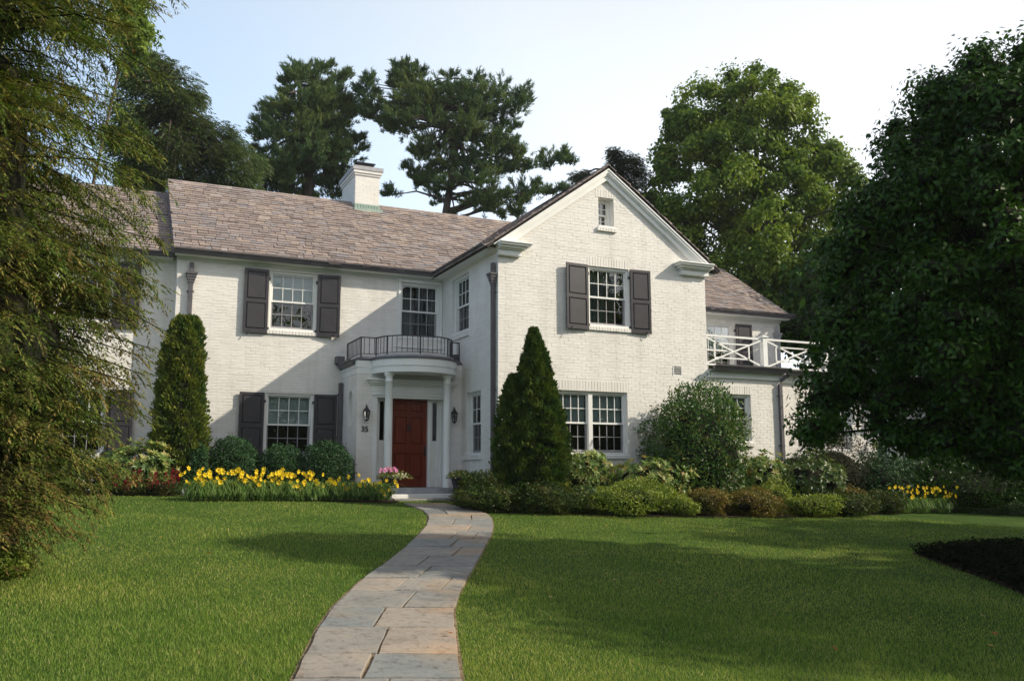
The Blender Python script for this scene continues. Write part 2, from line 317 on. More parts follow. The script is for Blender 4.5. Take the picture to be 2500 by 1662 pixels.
for i in range(len(rows)-1):
    a, b = rows[i], rows[i+1]; js = [0]+joints.get(i, [.55])+[1]
    for k in range(len(js)-1):
        def pt(t, y, lo):
            l, r = edge_at(PL, y), edge_at(PR, y); return l+(r-l)*t
        q = [G(pt(js[k], a, 0), a), G(pt(js[k+1]-(.02 if k+1 < len(js)-1 else 0), a, 0), a), G(pt(js[k+1]+(.02 if k+1 < len(js)-1 else 0), b, 0), b), G(pt(js[k]+(.04 if k else 0), b, 0), b)]
        if k: q[0] = G(pt(js[k]-.02, a, 0), a); q[3] = G(pt(js[k]+.02, b, 0), b)
        c = sum(q, Vector())/4; e = .015
        q = [p+(c-p).normalized()*e*random.uniform(.8, 1.7) for p in q]
        # subdivided uneven outline
        out = []
        for s_ in range(4):
            p0, p1 = q[s_], q[(s_+1) % 4]; out.append(p0)
            for t in (.3, .62):
                out.append(p0.lerp(p1, t)+Vector((random.uniform(-.006, .006), random.uniform(-.006, .006), 0)))
        h = .024+random.uniform(-.003, .006); n = len(out); m = MB()
        ring = [(p.x, p.y, float(gz(p.x, p.y))-.02) for p in out]; hh_ = [h+random.uniform(-.004, .003) for p in out]; r1 = [(p.x, p.y, float(gz(p.x, p.y))+q_-.004) for p, q_ in zip(out, hh_)]
        r2 = [(p.x+(c.x-p.x)*.012, p.y+(c.y-p.y)*.012, float(gz(p.x, p.y))+h) for p in out]
        m.add(ring+r1+r2, [tuple(range(2*n, 3*n))]+[(j, (j+1) % n, n+(j+1) % n, n+j) for j in range(n)]+[(n+j, n+(j+1) % n, 2*n+(j+1) % n, 2*n+j) for j in range(n)], random.random())
        m.obj('flagstone', 'flag', path)
def bedpts(L): return [(G(*p).x, G(*p).y) for p in L]
bedL = bedpts([(100,1207),(233,1209),(430,1212),(560,1216),(700,1222),(850,1226),(950,1229),(975,1226)])+[(5.5, 20.4), (-6, 21.0), (-6, 19)]
bedR = bedpts([(1112,1236),(1150,1244),(1190,1252),(1300,1254),(1420,1257),(1600,1262),(1800,1264),(2000,1262),(2150,1256),(2300,1249),(2420,1246)])+[(19.5, 16.4), (19.5, 17.1), (7.6, 17.1), (7.4, 19.0)]
sheet('flower_bed', bedL, .02, 'soil', kind='structure'); sheet('flower_bed', bedR, .02, 'soil', kind='structure')
bedT = bedpts([(2225,1352),(2300,1343),(2400,1336),(2560,1332),(2700,1420),(2540,1470),(2400,1412),(2300,1378)])
sheet('planting_bed', bedT, .018, 'soil', kind='structure')
bedH = [(-6, 8), (-1.3, 8.6), (-1.05, 10.2), (-.75, 12.2), (-1.2, 14), (-6, 15)]
sheet('mulch_bed', bedH, .018, 'soil', kind='structure')
def inpoly(X, Y, poly):
    c = np.zeros(len(X), bool); n = len(poly)
    for i in range(n):
        x0, y0 = poly[i]; x1, y1 = poly[(i+1) % n]
        if y0 == y1: continue
        k = ((y0 > Y) != (y1 > Y)) & (X < (x1-x0)*(Y-y0)/(y1-y0)+x0); c ^= k
    return c
def grass():
    n = 940000; d = 4.2+RNG.random(n)**1.15*17; a = math.radians(24.66)+np.radians(RNG.uniform(-32.5, 32.5, n))
    X = d*np.sin(a); Y = d*np.cos(a)
    keep = RNG.random(n) < np.clip((6.5/d)**.9, 0, 1)*.62
    for p in (pathpoly, bedL, bedR, bedT, bedH): keep &= ~inpoly(X, Y, p)
    keep &= Y < 20; X, Y, d = X[keep], Y[keep], d[keep]; n = len(X); Z = gz(X, Y)
    h = (.022+.017*RNG.random(n))*(1+.2*np.sin(X*1.7+Y*.9)); wd = .0024+.00042*d
    t = RNG.uniform(0, 2*math.pi, n); ln = RNG.uniform(.1, .75, n); B = np.stack([X, Y, Z-.003], 1)
    sd = np.stack([np.cos(t), np.sin(t), 0*t], 1)*wd[:, None]*.5; t2 = RNG.uniform(0, 2*math.pi, n)
    tip = B+np.stack([np.cos(t2)*ln*h, np.sin(t2)*ln*h, h], 1)
    V = np.stack([B-sd, B+sd, tip], 1).reshape(-1, 3)
    r = np.clip(RNG.normal(.38, .2, n), 0, 1); r[RNG.random(n) < .05] = 1
    mk('grass', fastmesh('grass', V, np.arange(n*3).reshape(-1, 3), 'grass', r, tri=True), kind='stuff')['label'] = 'short mown grass of the front lawn'
grass()
# ================================================================ HOUSE
house = empty('house', (7, 18, 1.1), 'white painted brick two-storey house with slate roof, front gable and curved entrance porch', 'house')
HB = base_of(house)
def TF(Y): return lambda u, d, z: (u, Y-d, z)           # front walls: d is outward
def TS(X): return lambda u, d, z: (X-d, u, z)           # wall facing left: u runs along y
def wall(name, T, u0, u1, z0, z1, holes, thick=.3):
    m = MB(T); us = sorted({u0, u1, *[h[0] for h in holes], *[h[1] for h in holes]}); zs = sorted({z0, z1, *[h[2] for h in holes], *[h[3] for h in holes]})
    us = [u for u in us if u0 <= u <= u1]; zs = [z for z in zs if z0 <= z <= z1]
    for i in range(len(us)-1):
        for j in range(len(zs)-1):
            cu, cz = (us[i]+us[i+1])/2, (zs[j]+zs[j+1])/2
            if any(h[0] < cu < h[1] and h[2] < cz < h[3] for h in holes): continue
            m.box(us[i], us[i+1], -thick, 0, zs[j], zs[j+1])
    return m
BRK = {}
def brickmesh(key, w, h, T0):
    k = (key, round(w, 2), round(h, 3))
    if k not in BRK:
        m = MB(lambda u, d, z: tuple(Vector(T0(u, d, z))-Vector(T0(0, 0, 0)))); m.bevbox(0, w, 0, .0033, 0, h, .0019); BRK[k] = m.mesh('brick', M['brick'], (0, 0, 0))
    return BRK[k]
def bricks(part, key, T, ulim, z0, z1, holes, nparts=300, skip=()):
    """courses of painted bricks; ulim(z)->(u0,u1)"""
    H = .0677; J = .008; Lb = .215; items = []; r = int(z0/H)
    while r*H < z1:
        za, zb = r*H+J/2, (r+1)*H-J/2
        if za >= z0 and zb <= z1:
            u0, u1 = ulim((za+zb)/2); iv = [(u0, u1)]
            for h in holes:
                if h[2] < zb-.01 and h[3] > za+.01:
                    iv = [s for a, b in iv for s in ((a, min(b, h[0]-.002)), (max(a, h[1]+.002), b)) if s[1]-s[0] > .03]
            off = (r % 2)*Lb/2 + (.03*math.sin(r*12.9))
            for a, b in iv:
                k = math.floor((a-off)/Lb)
                while off+k*Lb < b:
                    s, e = max(a, off+k*Lb+J/2), min(b, off+(k+1)*Lb-J/2)
                    if e-s > .03: items.append((s, e, za, zb))
                    k += 1
        r += 1
    for h in skip: pass
    cam_ = Vector((0, 0, EYE)); items.sort(key=lambda t: (Vector(T((t[0]+t[1])/2, 0, (t[2]+t[3])/2))-cam_).length*(1+.6*(.2-(t[1]-t[0]))))
    for s, e, a, b in items[:nparts]:
        w = round(e-s, 2); mk('brick', brickmesh(key, w, b-a, T), part, loc=T(s, random.uniform(-.002, .002), a))
    m = MB(T)
    for s, e, a, b in items[nparts:]:
        d = .0033+random.uniform(-.0018, .0018); m.bevbox(s, e, 0, d, a+random.uniform(-.001, .001), b, .0022, random.random())
    if items[nparts:]: m.obj('brickwork', 'brick', part, kind='stuff')
def rowlock(part, T, u0, u1, z0, z1, proj):      # upright bricks: lintels and sills
    n = max(2, round((u1-u0)/.072)); w = (u1-u0)/n
    for i in range(n):
        k = ('rl', round(w, 3), round(z1-z0, 3), proj, T(1, 0, 0)[0] == T(0, 0, 0)[0])
        if k not in BRK:
            m = MB(lambda u, d, z: tuple(Vector(T(u, d, z))-Vector(T(0, 0, 0)))); m.bevbox(.003, w-.003, -.02, proj, 0, z1-z0, .004); BRK[k] = m.mesh('brick', M['brick'], (0, 0, 0))
        mk('brick', BRK[k], part, loc=T(u0+i*w, random.uniform(-.003, .001), z0))
def window(T, u0, u1, z0, z1, cols=4, rec=.07, blind=.5, mid=.5, curtain=None, double=False, lower_screen=True, head=.05, sillproj=None, label=None):
    """double-hung sash window in an opening, all its parts"""
    win = MB(T); fr = .045
    win.box(u0, u0+fr, -rec-.1, -rec+.03, z0, z1); win.box(u1-fr, u1, -rec-.1, -rec+.03, z0, z1)
    win.box(u0+fr, u1-fr, -rec-.1, -rec+.03, z1-head, z1); win.box(u0-.01, u1+.01, -rec-.1, .02, z0-.03, z0+.025)
    W = win.obj('window', 'trim', house, label=label)
    rm = MB(T); rm.box(u0-.5, u1+.5, -2.2, -2.15, z0-.6, z1+.25); rm.box(u0-.55, u0-.5, -2.2, -rec-.33, z0-.6, z1+.25); rm.box(u1+.5, u1+.55, -2.2, -rec-.33, z0-.6, z1+.25)
    rm.box(u0-.5, u1+.5, -2.15, -rec-.33, z1+.25, z1+.3); rm.box(u0-.5, u1+.5, -2.15, -rec-.33, z0-.65, z0-.6)
    rm.obj('room_interior', 'interior', W)
    units = [(u0+fr, u1-fr)]
    if double:
        c = (u0+u1)/2; mu = MB(T); mu.box(c-.05, c+.05, -rec-.1, -rec+.035, z0+.025, z1-head); mu.obj('mullion', 'trim', W); units = [(u0+fr, c-.05), (c+.05, u1-fr)]
    zt, zb = z1-head, z0+.025; zm = zb+(zt-zb)*mid
    for a, b in units:
        for top in (1, 0):
            lo, hi, dd = (zm-.02, zt, -rec-.02) if top else (zb, zm+.02, -rec-.055)
            s = MB(T); st = .032 if top else .04; bt = .04 if top else .06
            s.box(a, a+st, dd-.03, dd, lo, hi); s.box(b-st, b, dd-.03, dd, lo, hi); s.box(a+st, b-st, dd-.03, dd, hi-(.03 if top else .035), hi); s.box(a+st, b-st, dd-.03, dd, lo, lo+bt)
            ga, gb, g0, g1 = a+st, b-st, lo+bt, hi-(.03 if top else .035)
            for i in range(1, cols): x = ga+(gb-ga)*i/cols; s.box(x-.008, x+.008, dd-.024, dd-.002, g0, g1)
            zc = (g0+g1)/2
            for i in range(cols):
                x0 = ga+(gb-ga)*i/cols+(.008 if i else 0); x1 = ga+(gb-ga)*(i+1)/cols-(.008 if i < cols-1 else 0); s.box(x0, x1, dd-.024, dd-.002, zc-.008, zc+.008)
            s.obj('upper_sash' if top else 'lower_sash', 'trim' if top or not lower_screen else 'sashshade', W)
            for i in range(cols):
                for q in (0, 1):
                    p = MB(T); x0 = ga+(gb-ga)*i/cols+.005; x1 = ga+(gb-ga)*(i+1)/cols-.005
                    p.box(x0, x1, dd-.016, dd-.012, (g0 if q == 0 else zc)+.003, (zc if q == 0 else g1)-.003); p.obj('pane', 'glass', W)
        if blind > 0:
            bl = MB(T); zb_ = zt-(zt-zb)*blind; n = 5
            bl.box(a+.01, b-.01, -rec-.135, -rec-.13, zb_, zt); bl.box(a+.01, b-.01, -rec-.14, -rec-.125, zb_-.02, zb_); bl.obj('blind', 'blind', W)
        if curtain:
            cm = MB(T); n = 24
            for x0, x1 in curtain:
                p, q = a+(b-a)*x0, a+(b-a)*x1; vs = []
                for i in range(n+1): vs.append((p+(q-p)*i/n, -rec-.24+.03*math.sin(i*1.9), z0)); vs.append((p+(q-p)*i/n, -rec-.24+.03*math.sin(i*1.9), zt))
                cm.add(vs, [(2*i, 2*i+2, 2*i+3, 2*i+1) for i in range(n)])
            cm.obj('curtain', 'curtain' if blind <= 0 else 'lace', W)
    if sillproj is not None:
        rowlock(W, T, u0-.06, u1+.05, z0-.115, z0-.032, sillproj)
    return W
M['sashshade'] = simple('screened_sash', (.24, .23, .24), (.30, .29, .30), 5, .6)
def shutter(T, u0, u1, z0, z1, d0=.05, d1=.05, hook=0, flip=1):
    """two-panel shutter; d0/d1 = distance from wall at the left/right edge"""
    def T2(u, d, z): return T(u, d + d0+(d1-d0)*(u-u0)/(u1-u0), z)
    m = MB(T2); st = .055; zm = z0+(z1-z0)*.5
    m.box(u0, u0+st, 0, .035, z0, z1); m.box(u1-st, u1, 0, .035, z0, z1)
    for a, b in ((z1-.06, z1), (zm-.04, zm+.04), (z0, z0+.09)): m.box(u0+st, u1-st, 0, .035, a, b)
    m.box(u0+st, u1-st, .004, .014, z0+.09, zm-.04); m.box(u0+st, u1-st, .004, .014, zm+.04, z1-.06)
    S_ = m.obj('shutter', 'shutter', house)
    for a, b in ((z0+.09, zm-.04), (zm+.04, z1-.06)):
        p = MB(T2); p.bevbox(u0+st+.018, u1-st-.018, .014, .034, a+.018, b-.018, .014); p.obj('raised_panel', 'shutter', S_)
    hx = (u0+.22*(u1-u0)) if hook < 0 else (u1-.22*(u1-u0))
    if hook:
        h = MB(T2); h.tube([(hx-.05*hook*.3, .045, z0+.05), (hx-.02*hook, .055, z0+.055), (hx, .05, z0+.03), (hx, .05, z0-.02), (hx+.01*hook, .05, z0-.05), (hx+.035*hook, .05, z0-.055), (hx+.04*hook, .05, z0-.03), (hx+.025*hook, .05, z0-.02)], .007, 6)
        h.obj('holdback', 'iron', S_)
    hh = MB(T2); e = u1 if hook < 0 else u0
    for z in (z1-.17, z0+.14): hh.box(e-.035, e+.035, -.03, .012, z-.05, z+.01)
    hh.obj('hinge', 'iron', S_)
GUT = [(0, 0), (.06, 0), (.085, .03), (.095, .06), (.13, .085), (.135, .12), (.12, .12), (.115, .10), (.0, .10)]
GUT = [(0, -.12), (.055, -.12), (.075, -.09), (.085, -.055), (.125, -.03), (.13, 0), (.115, .0), (.11, -.02), (0, -.02)]
def gutter(T, u0, u1, d, z, brackets=0):
    m = MB(T); m.sweep([(d+b, z+c) for b, c in GUT], u0, u1)
    g = m.obj('gutter', 'gutter', house); return g
def downpipe(T, u, d, z0, z1, head=True, mat='gutter', w=.085):
    m = MB(T); m.box(u-w/2, u+w/2, d, d+.07, z0, z1)
    P = m.obj('downpipe', mat, house)
    if head:
        h = MB(T); h.box(u-.12, u+.12, d-.03, d+.14, z1+.09, z1+.13)
        for i in range(4):
            k = 1-i*.17; h.box(u-.10*k, u+.10*k, d-.02, d+.03+.09*k, z1+.09-.06*(i+1), z1+.09-.06*i)
        h.box(u-.045, u+.045, d, d+.07, z1+.13, z1+.36); h.obj('leader_head', mat, P)
    b = MB(T)
    for z in (z0+.5, (z0+z1)/2, z1-.28): b.box(u-w/2-.035, u+w/2+.035, d-.01, d+.02, z-.015, z+.015); b.box(u-w/2-.006, u+w/2+.006, d-.01, d+.076, z-.012, z+.012)
    b.obj('strap', mat, P)
T1, T2_, T3, T4, T5, T6 = TF(DM), TF(DG), TS(XW), TF(DP), TF(21.1), TF(20.6)
ZE = 6.33
# --- main front
h_main = [(3.41, 4.47, 4.87, 6.21), (3.41, 4.47, 2.05, 3.42), (6.50, 7.50, 4.87, 6.21)]
W_ = wall('w', T1, XL, XW+.3, .6, 6.45, h_main).obj('main_wall', 'mortar', house)
bricks(W_, 'f', T1, lambda z: (XL, XW), 1.0, 6.28, h_main+[(XP-.01, 7.6, 0, 4.12)])
fz = MB(T1); fz.box(XL-.01, XW, 0, .05, 6.31, 6.46); fz.box(XL-.01, XW, 0, .025, 6.285, 6.31); fz.obj('frieze_board', 'trim', house)
# --- left section (set back)
h_left = [(-.95, .15, 4.87, 6.21), (-.95, .15, 2.05, 3.42)]
W_ = wall('w', T5, -5.2, XL+.02, .6, 6.55, h_left).obj('left_wall', 'mortar', house)
bricks(W_, 'f', T5, lambda z: (-5.2, XL), 1.0, 6.28, h_left)
fz = MB(T5); fz.box(-5.2, XL, 0, .05, 6.31, 6.5); fz.obj('frieze_board', 'trim', house)
rw = MB(); rw.box(XL, XL+.3, DM+.301, 27.0, .6, 6.45); rw.obj('end_wall', 'brick', house); rw = MB(); rw.box(-5.2, -4.9, 21.401, 27.2, .6, 6.5); rw.obj('end_wall', 'brick', house)
# --- gable front
h_gab = [(9.78, 10.82, 4.87, 6.21), (8.90, 10.72, 2.05, 3.40), (10.06, 10.46, 7.15, 7.83), (11.965, 12.19, 3.845, 4.05)]
W_ = wall('w', T2_, XW, 15.08, .5, 3.95, h_gab+[(13.10, 14.16, 2.36, 3.47)]).obj('gable_wall', 'mortar', house)
up = wall('w', T2_, XW, XR, 3.95, 6.4, h_gab)
GA, GS, GC = 8.36, .722, 10.255
hw = lambda z: (GA-z)/GS
for za, zb in ((6.4, 7.15), (7.15, 7.83), (7.83, GA)):
    if zb == 7.83:
        up.prism([(GC-hw(za), za), (10.06, za), (10.06, zb), (GC-hw(zb), zb)], -.3, 0); up.prism([(10.46, za), (GC+hw(za), za), (GC+hw(zb), zb), (10.46, zb)], -.3, 0)
    else: up.prism([(GC-hw(za), za), (GC+hw(za), za), (GC+hw(zb)+.001, zb), (GC-hw(zb), zb)], -.3, 0)
up.obj('gable_upper_wall', 'mortar', house)
lims = lambda z: (XW, 15.07) if z < 3.90 else ((XW, XR) if z < 6.35 else (GC-hw(z)+.02, GC+hw(z)-.02))
lint = [(8.86, 10.76, 3.40, 3.63), (9.74, 10.86, 6.21, 6.42), (9.98, 10.54, 7.83, 8.02), (13.05, 14.2, 3.47, 3.68)]
bricks(W_, 'f', T2_, lims, .8, 8.2, h_gab+[(13.10, 14.16, 2.36, 3.47)]+lint+[(12.9, 15.08, 3.83, 3.99)])
for a, b, c, d in lint: rowlock(W_, T2_, a, b, c, d, .008)
vt = MB(T2_)
for i in range(4): vt.box(11.975, 12.18, -.10, -.01, 3.86+i*.052, 3.872+i*.052)
vt.box(11.965, 12.19, -.16, -.15, 3.845, 4.05); vt.box(11.955, 11.975, -.03, .014, 3.84, 4.055); vt.obj('vent_grille', 'trim', house)
# --- side wall of the wing (faces left)
h_side = [(18.86, 19.90, 4.87, 6.21), (18.12, 18.98, 2.05, 3.42)]
W_ = wall('w', T3, DG+.301, DM, .6, 6.45, h_side).obj('side_wall', 'mortar', house)
bricks(W_, 's', T3, lambda z: (DG+.004, DM), 1.0, 6.28, h_side)
fz = MB(T3); fz.box(DG+.01, DM-.05, 0, .05, 6.31, 6.46); fz.obj('frieze_board', 'trim', house)
# --- rest of the shell
rw = MB(); rw.box(XR-.3, XR, DG+.301, 26, 2, 6.4); rw.box(XL+.3, XR, 26.9, 27.2, .6, 6.4); rw.box(15.08, 18.14, 26.9, 27.2, 2, 6.1); rw.box(17.85, 18.14, 20.9, 27.0, 2, 6.1)
rw.prism([(XL, 0)]*0 or [(XR-.3, 6.4), (XR, 6.4), (XR, 6.5), (XR-.3, 6.5)], 20.6, 26); rw.obj('rear_wall', 'brick', house)
rt = wall('w', T6, XR, 18.14, 3.9, 6.12, [(15.30, 16.42, 4.35, 5.84)]).obj('right_upper_wall', 'mortar', house)
bricks(rt, 'f', T6, lambda z: (XR, 18.14), 3.95, 6.02, [(15.30, 16.42, 4.35, 5.84)], 300)
fz = MB(T6); fz.box(XR, 18.16, 0, .05, 6.0, 6.16); fz.obj('frieze_board', 'trim', house)
# lower right extension, slightly set back, runs on behind the dark tree
T7 = TF(DG+.22); hx = [(15.75, 17.55, 2.2, 3.35), (18.2, 18.9, 1.7, 3.35)]
W_ = wall('w', T7, 15.08, 20.2, .5, 3.95, hx).obj('sunroom_wall', 'mortar', house)
bricks(W_, 'f', T7, lambda z: (15.09, 20.2), .9, 3.82, hx, 200)
# --- windows
window(T1, 3.41, 4.47, 4.87, 6.21, sillproj=.05, blind=.47)
window(T1, 3.41, 4.47, 2.05, 3.42, sillproj=.05, blind=.48)
window(T1, 6.50, 7.50, 4.87, 6.21, blind=0, curtain=[(0, .42), (.5, 1)])
window(T5, -.95, .15, 4.87, 6.21, sillproj=.05, blind=0, curtain=[(0, .3)])
window(T5, -.95, .15, 2.05, 3.42, sillproj=.05, blind=.3)
window(T2_, 9.78, 10.82, 4.87, 6.21, sillproj=.05, blind=0, curtain=[(0, .55), (.6, .84)], lower_screen=True)
window(T2_, 8.90, 10.72, 2.05, 3.40, double=True, blind=.5, rec=.09)
window(T2_, 13.10, 14.16, 2.36, 3.47, sillproj=.06, blind=.2, curtain=[(0, .5)], rec=.09)
window(T2_, 10.06, 10.46, 7.15, 7.83, cols=2, blind=0, rec=.2, curtain=[(0, 1)], lower_screen=False, sillproj=.06)
window(T3, 18.86, 19.90, 4.87, 6.21, blind=0, curtain=[(0, .4), (.6, 1)], rec=.1)
window(T3, 18.12, 18.98, 2.05, 3.42, blind=.5, rec=.1, cols=3)
window(T6, 15.30, 16.42, 4.35, 5.84, blind=.48, lower_screen=True)
window(T7, 15.75, 17.55, 2.2, 3.35, blind=0, double=True)
window(T7, 18.2, 18.9, 1.7, 3.35, blind=0, cols=2)
for T, u in ((T3, (18.80, 19.98, 4.72)), (T3, (18.03, 19.06, 1.92))):
    s = MB(T); s.bevbox(u[0], u[1], 0, .055, u[2], u[2]+.085, .01); s.obj('window_sill', 'brick', house)
s = MB(T2_); s.bevbox(8.86, 10.76, -.05, .05, 1.93, 2.02, .01); s.obj('window_sill', 'trim', house)
s = MB(T1); s.box(6.44, 6.50, 0, .03, 4.83, 6.25); s.box(7.50, 7.56, 0, .03, 4.83, 6.25); s.box(6.42, 7.565, 0, .05, 6.22, 6.28); s.box(6.38, 7.56, 0, .05, 4.62, 4.66); s.obj('window_casing', 'trim', house)
# --- shutters
shutter(T1, 2.83, 3.37, 4.75, 6.21, .05, .03, -1); shutter(T1, 4.48, 5.00, 4.75, 6.21, .03, .10, 1)
shutter(T1, 2.83, 3.37, 1.95, 3.42, .05, .03, -1); shutter(T1, 4.48, 5.00, 1.95, 3.42, .02, .03, 1)
shutter(T2_, 9.16, 9.74, 4.75, 6.21, .09, .03, -1); shutter(T2_, 10.84, 11.36, 4.75, 6.21, .02, .05, 1)
shutter(T5, .17, .70, 4.75, 6.21, .03, .05, 1); shutter(T5, .17, .70, 1.95, 3.42, .03, .05, 1)
shutter(T5, -1.5, -.97, 4.75, 6.21, .05, .03, -1); shutter(T5, -1.5, -.97, 1.95, 3.42, .05, .03, -1)
shutter(T6, 16.50, 17.05, 4.25, 5.86, .03, .05, 0)
# --- roofs
def roof(name, O, U, V, ulen, vlen, inside=None, parts=True, rowh=.155, seed=1, under=True, thick=.05):
    """slated slope: O eave corner, U along the eave, V up the slope (unit vectors)"""
    O, U, V = Vector(O), Vector(U).normalized(), Vector(V).normalized(); N = U.cross(V)
    if N.z < 0: N = -N
    rg = random.Random(seed); T = lambda a, b, c: tuple(O+U*a+N*b+V*c)
    m = MB(T); m.box(0, ulen, -thick, 0, 0, vlen); R = m.obj(name, 'slatebase', house)
    items = []; nr = int(vlen/rowh)
    for r in range(nr+1):
        x = -rg.uniform(0, .2)
        while x < ulen:
            w_ = rg.choice([.15, .19, .23, .27, .31]); a, b = max(x, -.02), min(x+w_-.006, ulen+.02); x += w_
            if b-a < .04: continue
            b -= .004
            v0 = r*rowh-.035+(rg.uniform(-.016, .010) if rg.random() < .7 else rg.uniform(-.045, .0)); v1 = min(r*rowh+rowh*1.25, vlen+.03)
            if inside and not inside((a+b)/2, v0): continue
            items.append((a, b, v0, v1, rg.uniform(.014, .034), rg.random()))
    cam_ = Vector((0, 0, EYE)); items.sort(key=lambda t: (Vector(T(t[0], 0, t[2]))-cam_).length)
    def geo(m, a, b, v0, v1, th, rd):
        m.add([(a, .012, v0), (b, .012, v0), (b, .004, v1), (a, .004, v1), (a, .012+th, v0), (b, .012+th, v0), (b, .006, v1), (a, .006, v1)],
              [(4, 5, 6, 7), (0, 1, 5, 4), (1, 2, 6, 5), (3, 0, 4, 7)], rd)
    if parts:
        cache = {}
        for a, b, v0, v1, th, rd in items[:300]:
            k = (round((b-a)*60), round((v1-v0)*30))
            if k not in cache:
                mm = MB(lambda p, q, r_: tuple(U*p+N*q+V*r_)); geo(mm, 0, k[0]/60, 0, k[1]/30, th, rd); cache[k] = mm.mesh('slate', M['slate'], (0, 0, 0))
            mk('slate', cache[k], R, loc=T(a, 0, v0))
        items = items[300:]
    mm = MB(T)
    for it in items: geo(mm, *it)
    if items: mm.obj('slate_courses', 'slate', R, kind='stuff')
    return R, T
P7 = .70; cs = 1/math.hypot(1, P7); sn = P7*cs
EY = DM-.30                                              # eave line
L_m = 3.85/cs
roof('main_roof', (XL-.09, EY, 6.44), (1, 0, 0), (0, cs, sn), XR+.12-XL+.0, L_m, inside=lambda a, v: not (6.1 < a+XL < XR+.2 and v*sn < (a+XL-7.27)*.66-.25 and v*sn < (13.3-a-XL)*.66-.25), seed=3)
roof('rear_roof', (XL-.09, EY+7.7, 6.44), (1, 0, 0), (0, -cs, sn), XR+.12-XL, L_m, parts=False, seed=4)
rc = MB(); x = XL-.1
while x < XR:
    w_ = random.uniform(.24, .34); z = 6.44+3.85*P7; rc.add([(x, EY+3.85-.13, z-.065), (x+w_, EY+3.85-.13, z-.065), (x+w_, EY+3.85, z+.045), (x, EY+3.85, z+.045), (x, EY+3.98, z-.065), (x+w_, EY+3.98, z-.065),
            (x, EY+3.85-.13, z-.085), (x+w_, EY+3.85-.13, z-.085)], [(0, 1, 2, 3), (3, 2, 5, 4), (6, 7, 1, 0), (0, 3, 4), (1, 5, 2)], random.random()); x += w_+.004
rc.obj('ridge_slates', 'slate', house, kind='stuff')
# left roof, gable roof, right roof
roof('left_roof', (-5.4, 20.80, 6.46), (1, 0, 0), (0, cs, sn), 6.72, 3.3/cs, seed=5)
roof('left_rear_roof', (-5.4, 27.4, 6.46), (1, 0, 0), (0, -cs, sn), 6.72, 3.3/cs, parts=False, seed=6)
ro = MB(); ro.prism([(20.32, 6.40), (24.15, 9.09), (27.98, 6.40), (27.98, 6.28), (24.15, 8.97), (20.32, 6.28)], 0, .03); rk = MB(lambda u, d, z: (XL-.125+d, u, z)); rk.v = []; rk.prism([(20.30, 6.42), (24.15, 9.12), (28.0, 6.42), (27.8, 6.28), (24.15, 8.84), (20.5, 6.28)], 0, .035); rk.obj('rake_board', 'gutter', house)
gw = MB(lambda u, d, z: (XL+d, u, z)); gw.prism([(20.9, 6.4), (24.15, 8.9), (27.4, 6.4)], .01, .25); gw.obj('gable_end_wall', 'brick', house)
gw = MB(lambda u, d, z: (XR-.3+d, u, z)); gw.prism([(20.9, 6.4), (24.15, 8.9), (27.4, 6.4)], 0, .25); gw.obj('gable_end_wall', 'brick', house)
cg = 1/math.hypot(1, GS); sg = GS*cg; GX0, GX1 = 7.24, 13.27; GZ = 6.37; gl = (GC-GX0)/cg+.02
roof('wing_roof_left', (GX0, DG-.16, GZ), (0, 1, 0), (cg, 0, sg), 6.1, gl, parts=False, seed=7)
roof('wing_roof_right', (GX1, DG-.16, GZ), (0, 1, 0), (-cg, 0, sg), 6.4, gl, parts=False, seed=8)
CR = 1/math.hypot(1, .66)
roof('right_roof', (XR-.05, 20.28, 6.18), (1, 0, 0), (0, CR, .66*CR), 5.4, 3.1/CR, seed=9)
roof('right_rear_roof', (XR-.05, 26.5, 6.18), (1, 0, 0), (0, -CR, .66*CR), 5.4, 3.1/CR, parts=False, seed=10)
gw = MB(lambda u, d, z: (17.86+d, u, z)); gw.prism([(20.65, 6.1), (23.38, 8.0), (26.2, 6.1)], 0, .27); gw.obj('gable_end_wall', 'brick', house)
# gable rakes and cornice returns
rk = MB(TF(DG)); za, xa = GA, GC
for sgn in (-1, 1):
    def P(t, off): x = xa+sgn*t; return (x, za-GS*t+off)
    E_ = 2.84; F_ = 2.67
    rk.prism([P(0, .165), P(E_, .165), P(E_, .09), P(0, .09)][::sgn], .0, .16); rk.prism([P(0, .09), P(F_+.08, .09), P(F_+.08, .03), P(0, .03)][::sgn], .0, .14); rk.prism([P(0, .03), P(F_, .03), P(F_, -.13), P(0, -.13)][::sgn], 0, .07)
    rk.prism([P(0, .035), P(F_, .035), P(F_, -.01), P(0, -.01)][::sgn], .07, .11)
rk.obj('rake_trim', 'trim', house)
for a, b, tip in ((7.36, 8.02, 1), (12.28, 12.98, -1)):
    for i, (z0_, z1_, pr, ex) in enumerate(((6.44, 6.475, .30, .16), (6.38, 6.44, .25, .11), (6.33, 6.38, .15, .05), (6.21, 6.33, .10, .01))):
        pass
    c = MB(TF(DG)); a0, b0 = (XW-.0, 8.05) if tip > 0 else (12.24, XR)
    for z0_, z1_, pr, ex in ((6.45, 6.485, .33, .20), (6.41, 6.45, .30, .17), (6.365, 6.41, .24, .11), (6.335, 6.365, .17, .06), (6.215, 6.335, .12, .02)):
        lo = a0-(.03+.2*ex if tip > 0 else ex); hi = b0+(ex if tip > 0 else ex*.2+.03); c.bevbox(lo, hi, 0, pr, z0_, z1_, .012)
    c.obj('cornice_return', 'trim', house)
